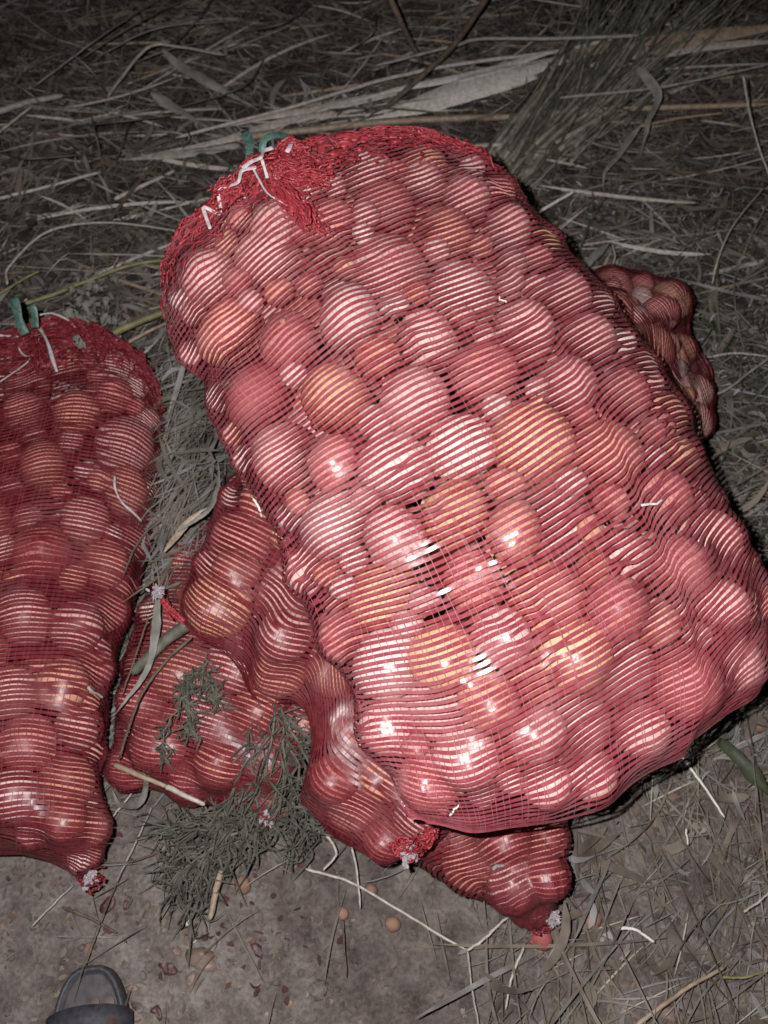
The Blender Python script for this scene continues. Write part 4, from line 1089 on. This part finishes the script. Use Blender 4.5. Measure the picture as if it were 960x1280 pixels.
ground_onion(738, 1148, 13, 'brown', 'dusty brown onion in the grass right of the bottom front sack', .4)
ground_onion(428, 1142, 8, 'brown', 'round brown seed head with a thin stalk below the V-bent straw', .9)
S('twig', 'thin dark stalk hanging down from the round seed head', 'twig', [(428, 1150, .02), (430, 1180, .016), (433, 1222, .016)], 3, BARK)

def flake(px, py, size, mat, label, cat='onion skin', seed=0, name='onion_skin', group='onion skins and clods on the soil'):
    g = np.random.default_rng(seed + int(px) * 7 + int(py)); n = 12
    c = at(px, py, .012); w = size * np.linalg.norm(c - CP) / FPX
    w *= .8; c[2] = gz(c[0], c[1]) + .0015
    V = [c + np.array([0, 0, w * .11])]; F = []
    ph = g.uniform(0, 6.28); el = g.uniform(.5, .8)
    for ring, f in ((1, .5), (2, 1.0)):
        for k in range(n):
            a = 2 * math.pi * k / n
            q = f * w * (1 + g.normal(0, .16))
            u = np.array([q * math.cos(a), q * el * math.sin(a)])
            x = u[0] * math.cos(ph) - u[1] * math.sin(ph); y = u[0] * math.sin(ph) + u[1] * math.cos(ph)
            V.append(c + np.array([x, y, w * (.12 * (1 - f * f * .8) + abs(g.normal(0, .14)) * f)]))
    for k in range(n):
        k2 = (k + 1) % n
        F.append((0, 1 + k, 1 + k2)); F.append((1 + k, 1 + n + k, 1 + n + k2, 1 + k2))
    o = link_mesh(name, np_mesh(name, V, F), mat)
    md = o.modifiers.new('thickness', 'SOLIDIFY'); md.thickness = .0006
    return tag(o, label, cat, group)
flake(245, 1196, 26, SKINTAN, 'largest tan onion skin on soil right of the slipper')
flake(204, 1208, 16, SKINRED, 'dark red onion skin nearest the slipper toe')
flake(232, 1162, 12, SKINRED, 'dark red onion skin just below the weed clump')
flake(130, 1128, 11, SKINRED, 'dark red onion skin on bare soil below the left sack')
flake(152, 1128, 7, SKINRED, 'small red onion skin right of the dark one below left sack')
flake(190, 1265, 11, SKINRED, 'red onion skin at the bottom beside the slipper')
flake(318, 1185, 12, SKINRED, 'brown-red onion skin right of the largest tan skin')
flake(105, 1182, 10, SKINTAN, 'pale tan onion skin above the slipper toe', seed=2)
flake(232, 1222, 10, SKINTAN, 'pale onion skin below the largest tan skin', seed=3)
flake(215, 1186, 8, SKINTAN, 'small pale onion skin between the red ones', seed=4)
flake(160, 1234, 9, SKINTAN, 'small pale onion skin touching the slipper rim', seed=5)
flake(850, 1270, 22, SKINTAN, 'crumpled pale onion skin at the bottom right', seed=6)
flake(845, 990, 10, SKINTAN, 'pale flake in the grass near the bright white straw', seed=7)
flake(800, 1010, 9, SKINTAN, 'pale pinkish flake below the big sack edge', seed=8)
flake(750, 1040, 14, SKINTAN, 'dusty tan flake right of the bottom front sack', seed=9)
flake(850, 1262, 10, SKINRED, 'small reddish skin at the bottom right corner', seed=10)
flake(232, 1150, 6, STRAW_WHITE, 'white skin scrap below the weed clump', seed=11)
flake(236, 1170, 6, STRAW_WHITE, 'second white skin scrap, just under the first', seed=12)
flake(928, 1184, 8, STRAW_WHITE, 'shiny white scrap in the grass at right', seed=13)
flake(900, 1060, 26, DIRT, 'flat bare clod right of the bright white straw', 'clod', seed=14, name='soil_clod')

# dried leaf clump behind the left sack mouth
dl = empty('dry_leaf_clump', at(120, 380, .03), 'clump of crinkled tan leaves behind the mouth of the left sack', 'leaves')
mb = MB()
for _ in range(46):
    c = at(rng.uniform(85, 150), rng.uniform(345, 412), rng.uniform(.02, .06)); d = rng.normal(0, 1, 3); d[2] *= .4; d /= np.linalg.norm(d)
    l = rng.uniform(.012, .03)
    Q = smooth_path([c, c + d * l * .5 + np.array([0, 0, .008]), c + d * l], 6) + rng.normal(0, .0015, (6, 3))
    mb.strip(Q, np.array([.004, .014, .017, .015, .009, .001]) * rng.uniform(.4, 1.0), fold=.35)
tag(mb.build('leaves', LEAF_GREY, dl), kind='stuff')

# ------------------------------------------------------------------ litter (nobody could count it)
def bare(x, y):
    """1 where dry litter is dense, small on the trodden soil at the lower left"""
    v = Vector((x * 2.6, y * 2.6, 4.2))
    d = .5 + .9 * noise.noise(v)
    near = 1 / (1 + math.exp(-(y - .42 + .35 * max(0, x + .05) * 1.0 + .12 * d) / .06))
    if x > .12: near = max(near, .55)
    mat = .5 + 1.1 * noise.noise(Vector((x * 6.5, y * 6.5, 1.7)))
    return max(.04, min(1.0, near * (.40 + .4 * d + .45 * mat)))

def litter(name, label, count, mat, lr, wr, zr, kindfun=None, curl=.14, region=(-1.35, 1.35, -.15, 2.6), seed=0, tilt=.18, seg=5, dirn=None):
    g = np.random.default_rng(500 + seed); V = []; F = []; b0 = 0; made = 0; tr = 0
    while made < count and tr < count * 14:
        tr += 1
        x, y = g.uniform(region[0], region[1]), g.uniform(region[2], region[3])
        if g.random() > (kindfun or bare)(x, y): continue
        l = g.uniform(*lr); w = g.uniform(*wr); a = g.uniform(0, 2 * math.pi)
        if dirn is not None: a = dirn(x, y) + g.normal(0, .45)
        el = g.normal(0, tilt); z = gz(x, y) + g.uniform(*zr) + .002 + abs(math.sin(el)) * l * .4
        d = np.array([math.cos(a) * math.cos(el), math.sin(a) * math.cos(el), math.sin(el)])
        sd = np.array([-math.sin(a), math.cos(a), g.normal(0, .5)]); sd /= np.linalg.norm(sd)
        c1, c2 = g.normal(0, curl), g.normal(0, curl * .6)
        t = np.linspace(-.5, .5, seg)[:, None]
        P = np.array([x, y, z]) + d * l * t + sd * (c1 * l * (t * t)) + np.array([0, 0, 1]) * (c2 * l * (t * t) * .6)
        P[:, 2] = np.maximum(P[:, 2], gz(x, y) + .001)
        ww = w * np.clip(1.15 - np.abs(t * 2) ** 3, .15, 1)
        V.append(np.stack([P - sd * ww / 2, P + sd * ww / 2], 1).reshape(-1, 3))
        q = b0 + np.arange(seg - 1) * 2
        F.append(np.stack([q, q + 1, q + 3, q + 2], 1)); b0 += seg * 2; made += 1
    o = link_mesh(name, np_mesh(name, np.concatenate(V), np.concatenate(F)), mat)
    return tag(o, label, name.replace('_', ' '), None, 'stuff')
upper = lambda x, y: 1.0 if y > .75 else bare(x, y) * .7
ldir = lambda x, y: .25 + .6 * math.sin(x * 2 + y * 3)
litter('dry_grass', 'matted dull brown dry grass covering the field', 11000, HAY_BROWN, (.02, .11), (.0012, .003), (0, .03), seed=1)
litter('dry_grass', 'matted grey dry grass lying among the brown', 8000, HAY_GREY, (.02, .10), (.001, .0028), (0, .035), seed=2, dirn=ldir)
litter('dry_grass', 'olive half-dry grass among the litter', 9000, HAY_OLIVE, (.03, .12), (.001, .0028), (0, .035), seed=3)
litter('leaf_litter', 'crumbled dark leaf litter under the dry grass', 15000, HAY_BROWN, (.006, .028), (.003, .009), (0, .012), curl=.7, seed=31, tilt=.45, seg=4)
litter('leaf_litter', 'crumbled grey leaf litter among the dry grass', 6000, HAY_GREY, (.005, .02), (.002, .007), (.002, .016), curl=.7, seed=32, tilt=.5, seg=4)
litter('skin_scraps', 'dark red onion skin scraps trodden into the soil', 75, SKINRED, (.005, .018), (.003, .009), (0, .004), lambda x, y: .3 + max(0, noise.noise(Vector((x * 9, y * 9, 3)))), curl=1.0, region=(-.36, -.04, -.06, .26), seed=41, tilt=.4, seg=5)
litter('straw_litter', 'scattered short straw-coloured bits of stem', 2600, HAY_STRAW, (.02, .10), (.001, .0026), (0, .04), seed=4, dirn=ldir)
rightside = lambda x, y: (1.0 if (x > .30 and .3 < y < 1.5) else 0) * (.3 + .7 * max(0, noise.noise(Vector((x * 5, y * 5, 9))) + .25))
litter('curled_leaves', 'pale grey curled dry leaves right of the sacks', 1500, CHAFF, (.008, .026), (.002, .005), (.005, .04), rightside, curl=1.6, region=(.25, 1.1, .3, 1.6), seed=5, tilt=.6)
greenr = lambda x, y: 1.0 if noise.noise(Vector((x * 3.3, y * 3.3, 2))) > .05 else .05
litter('green_grass', 'dark green living grass at the right edge', 800, LEAF_GREEN, (.03, .09), (.0015, .004), (0, .03), greenr, region=(.46, 1.05, .35, 1.15), seed=6, tilt=.5)
clod = lambda x, y: 1.0 if y < .5 else .4
litter('debris', 'tiny dark crumbs and leaf scraps on the soil', 4500, HAY_BROWN, (.004, .016), (.002, .006), (0, .004), clod, curl=.8, region=(-.7, .75, -.15, 1.0), seed=7, tilt=.3)
litter('debris', 'tiny pale crumbs and skin scraps on the soil', 1100, SKINTAN, (.003, .011), (.002, .005), (0, .004), clod, curl=.8, region=(-.7, .75, -.15, 1.0), seed=8, tilt=.3)
coarse = lambda x, y: bare(x, y) * (1.0 if y > .5 or x > .1 else .25)
litter('coarse_hay', 'longer coarse dry stems tangled over the finer grass', 700, HAY_GREY, (.10, .36), (.002, .007), (.005, .04), coarse, curl=.2, seed=21, tilt=.10, seg=8, dirn=ldir)
litter('coarse_hay', 'longer brown stems tangled over the finer grass', 900, HAY_BROWN, (.10, .30), (.0018, .006), (.004, .04), coarse, curl=.22, seed=22, tilt=.12, seg=8)
litter('coarse_hay', 'dry stems standing towards the viewer at lower right', 170, HAY_BROWN, (.10, .30), (.0015, .0035), (.002, .012), lambda x, y: 1.0, curl=.25, seed=23, tilt=.2, seg=8, region=(.15, .62, -.1, .55), dirn=lambda x, y: 1.45 + x * .3)
litter('coarse_hay', 'broad dry leaf scraps among the stems', 3600, HAY_BROWN, (.03, .11), (.004, .013), (.002, .03), coarse, curl=.6, seed=24, tilt=.3, seg=7)
litter('coarse_hay', 'broad grey leaf scraps among the stems', 1500, HAY_GREY, (.02, .08), (.004, .010), (.002, .03), coarse, curl=.7, seed=26, tilt=.35, seg=7)
for mt_, nm_, sd_, ct_ in ((STRAW_TAN, 'tan', 51, 90), (STRAW_PALE, 'pale', 52, 110), (BARK, 'dark brown', 53, 70)):
    litter('stalk_litter', f'{nm_} broken stalks lying slanted behind the big sack', ct_, mt_, (.08, .42), (.002, .008), (.01, .05), lambda x, y: 1.0, curl=.10, region=(-.75, 1.1, 1.2, 2.1), seed=sd_, tilt=.07, seg=7, dirn=lambda x, y: .22)
gapz = lambda x, y: 1.0
litter('coarse_hay', 'pale broken straw pieces among the dry leaves', 420, STRAW_PALE, (.03, .16), (.002, .006), (.004, .035), coarse, curl=.15, seed=25, tilt=.15, seg=6, dirn=ldir, region=(-1.35, 1.35, .6, 2.6))
# hay caught in the gap between the left sack and the pile
for mt, cnt, sd in ((HAY_OLIVE, 260, 'olive'), (HAY_GREY, 200, 'grey'), (HAY_BROWN, 260, 'brown')):
    ha = MB()
    for _ in range(cnt):
        c = at(rng.normal(226, 18), rng.uniform(450, 745), rng.uniform(.05, .14)); a = rng.normal(1.05, .6)
        d = np.array([math.cos(a), math.sin(a), rng.normal(0, .15)]); l = rng.uniform(.03, .13); s_ = np.array([-d[1], d[0], 0])
        w_ = rng.uniform(.0008, .0026) if rng.random() < .8 else rng.uniform(.003, .009)
        ha.strip(smooth_path([c - d * l / 2, c + s_ * rng.normal(0, l * .12) + np.array([0, 0, .006]), c + d * l / 2], 6), w_ * np.array([.3, .8, 1, 1, .8, .2]), fold=.15)
    o = ha.build('hay_wad', mt); tag(o, f'wad of {sd} hay stuffed between the left sack and the pile', 'hay', None, 'stuff')

# clods of soil, joined: too many and too small to pick apart
cb = MB()
for q_ in range(3600):
    x, y = rng.uniform(-.65, .75), rng.uniform(-.12, .8)
    r = .0012 + .006 * rng.random() ** 3 + (.009 * rng.random() if q_ % 40 == 0 else 0)
    c = np.array([x, y, gz(x, y) + r * .3]); V = []
    for i, (lat, m_) in enumerate(((-.8, 4), (0, 6), (.8, 4))):
        for k in range(5):
            a = 2 * math.pi * (k + .5 * i) / 5
            V.append(c + r * np.array([math.cos(a) * math.cos(lat), math.sin(a) * math.cos(lat), .75 * math.sin(lat)]) * rng.uniform(.75, 1.25))
    V.append(c + np.array([0, 0, r * .8]))
    F = [(i * 5 + k, i * 5 + (k + 1) % 5, (i + 1) * 5 + (k + 1) % 5, (i + 1) * 5 + k) for i in range(2) for k in range(5)] + [(10 + k, 10 + (k + 1) % 5, 15) for k in range(5)]
    cb.add(V, F)
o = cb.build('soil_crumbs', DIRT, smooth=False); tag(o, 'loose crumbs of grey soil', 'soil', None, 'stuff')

# ------------------------------------------------------------------ the photographer's foot in a slipper
ft = at(113, 1207, .02)                       # toe end of the slipper
person = empty('person', (ft[0], ft[1] - .2, .0), 'person standing at the lower left, only the toes in a dark open slipper showing', 'person')
th0 = R(8)                                    # foot points slightly to the left
def fl_(x, y, z):                             # foot frame: y forward from heel (0) to toe (.275)
    x2 = x * math.cos(th0) - (y - .275) * math.sin(th0) * -1 * -1; y2 = x * math.sin(th0) + (y - .275) * math.cos(th0)
    return np.array([ft[0] + x2, ft[1] + y2, z - .004])
def outline(scale_w=1.0, inset=0.0, n=48):
    pts = []
    for k in range(n):
        a = 2 * math.pi * k / n
        y = .1375 - (.1375 - inset) * math.cos(a)
        f = y / .275
        w = (.031 + .017 * f - .006 * math.sin(f * 6.2)) - inset
        x = w * np.sign(math.sin(a)) * abs(math.sin(a)) ** .62
        pts.append((x * scale_w, y))
    return pts
def slab(rings, closed=True):
    mb = MB(); V = []; n = len(rings[0])
    for rg in rings: V += rg
    F = [(i * n + k, i * n + (k + 1) % n, (i + 1) * n + (k + 1) % n, (i + 1) * n + k) for i in range(len(rings) - 1) for k in range(n)]
    F.append(tuple((len(rings) - 1) * n + k for k in range(n))); F.append(tuple(range(n))[::-1])
    mb.add(V, F); return mb
rg = lambda ins, z: [fl_(x, y, z) for x, y in outline(1, ins)]
slab([rg(.004, .0), rg(.0, .005), rg(.0, .027), rg(.002, .031), rg(.006, .031), rg(.009, .024)]).build('slipper_sole', RUBBER, person)
slab([rg(.0092, .020), rg(.0092, .0245), rg(.012, .0250)]).build('slipper_footbed', RUBBER_IN, person)
# strap across the instep
sv = []; sf = []
NYS, NXS = 7, 17
for layer in (0, .004):
    for i in range(NYS):
        y = .130 + .088 * i / (NYS - 1)
        for k in range(NXS):
            a = math.pi * k / (NXS - 1)
            sv.append(fl_(-.050 * math.cos(a) * (1 + layer * 8), y + .012 * math.sin(a), .020 + (.050 - .018 * i / (NYS - 1) + layer) * math.sin(a) ** .8))
q = NYS * NXS
for i in range(NYS - 1):
    for k in range(NXS - 1):
        a = i * NXS + k
        sf += [(a, a + 1, a + NXS + 1, a + NXS), (q + a, q + a + NXS, q + a + NXS + 1, q + a + 1)]
for k in range(NXS - 1):
    sf += [(k, q + k, q + k + 1, k + 1), ((NYS - 1) * NXS + k, (NYS - 1) * NXS + k + 1, q + (NYS - 1) * NXS + k + 1, q + (NYS - 1) * NXS + k)]
mb = MB(); mb.add(sv, sf); mb.build('slipper_strap', RUBBER, person)
# foot and lower leg: one skinned body
bv = []; be = []; br = []
def bvn(p, r, link=None):
    bv.append(p); br.append(r); i = len(bv) - 1
    if link is not None: be.append((link, i))
    return i
ank = bvn(fl_(0, .06, .095), .036)
heel = bvn(fl_(0, .030, .052), .027, ank)
shin = bvn(fl_(.0, .035, .24), .043, ank); knee = bvn(fl_(0, .01, .46), .055, shin)
arch = bvn(fl_(.004, .12, .072), .031, ank)
ball = bvn(fl_(.002, .175, .054), .027, arch)
side = 1
TO = [(.026, .234, .0125), (.010, .237, .0095), (-.004, .230, .009), (-.017, .220, .0085), (-.029, .209, .008)]
for x, yt, r in TO:
    k = bvn(fl_(x * 1.02, .196, .042), r * 1.45, ball)
    m1 = bvn(fl_(x * 1.05, .196 + (yt - .196) * .55, .041), r * 1.05, k)
    bvn(fl_(x * 1.05, yt - .008, .034), r * .95, m1)
me = bpy.data.meshes.new('body'); me.from_pydata([tuple(p) for p in bv], be, [])
body = link_mesh('body', me, FOOTSKIN, person)
sk = body.modifiers.new('skin', 'SKIN'); sk.use_smooth_shade = True
for i, r in enumerate(br): me.skin_vertices[0].data[i].radius = (r, r)
me.skin_vertices[0].data[0].use_root = True
sb = body.modifiers.new('subsurf', 'SUBSURF'); sb.levels = 2; sb.render_levels = 2
for x, yt, r in TO:
    mb = MB(); c = fl_(x * 1.05, yt - .006, .034 + r * .92); V = []; F = []
    for k in range(10):
        a = 2 * math.pi * k / 10
        V.append(c + np.array([r * .62 * math.cos(a), r * .72 * math.sin(a), -.0012 * abs(math.cos(a)) - .0015 * max(0, math.sin(a))]))
    V.append(c + np.array([0, 0, .0008])); F = [(k, (k + 1) % 10, 10) for k in range(10)]
    mb.add(V, F); mb.build('toenail', NAIL, person)
mb = MB()
mb.tube(smooth_path([fl_(0, .045, .13), fl_(0, .04, .24), fl_(0, .02, .40), fl_(0, .01, .50)], 14), np.linspace(.062, .085, 14) * (1 + .05 * np.sin(np.linspace(0, 12, 14))), 18)
mb.build('trouser_leg', CLOTH, person)
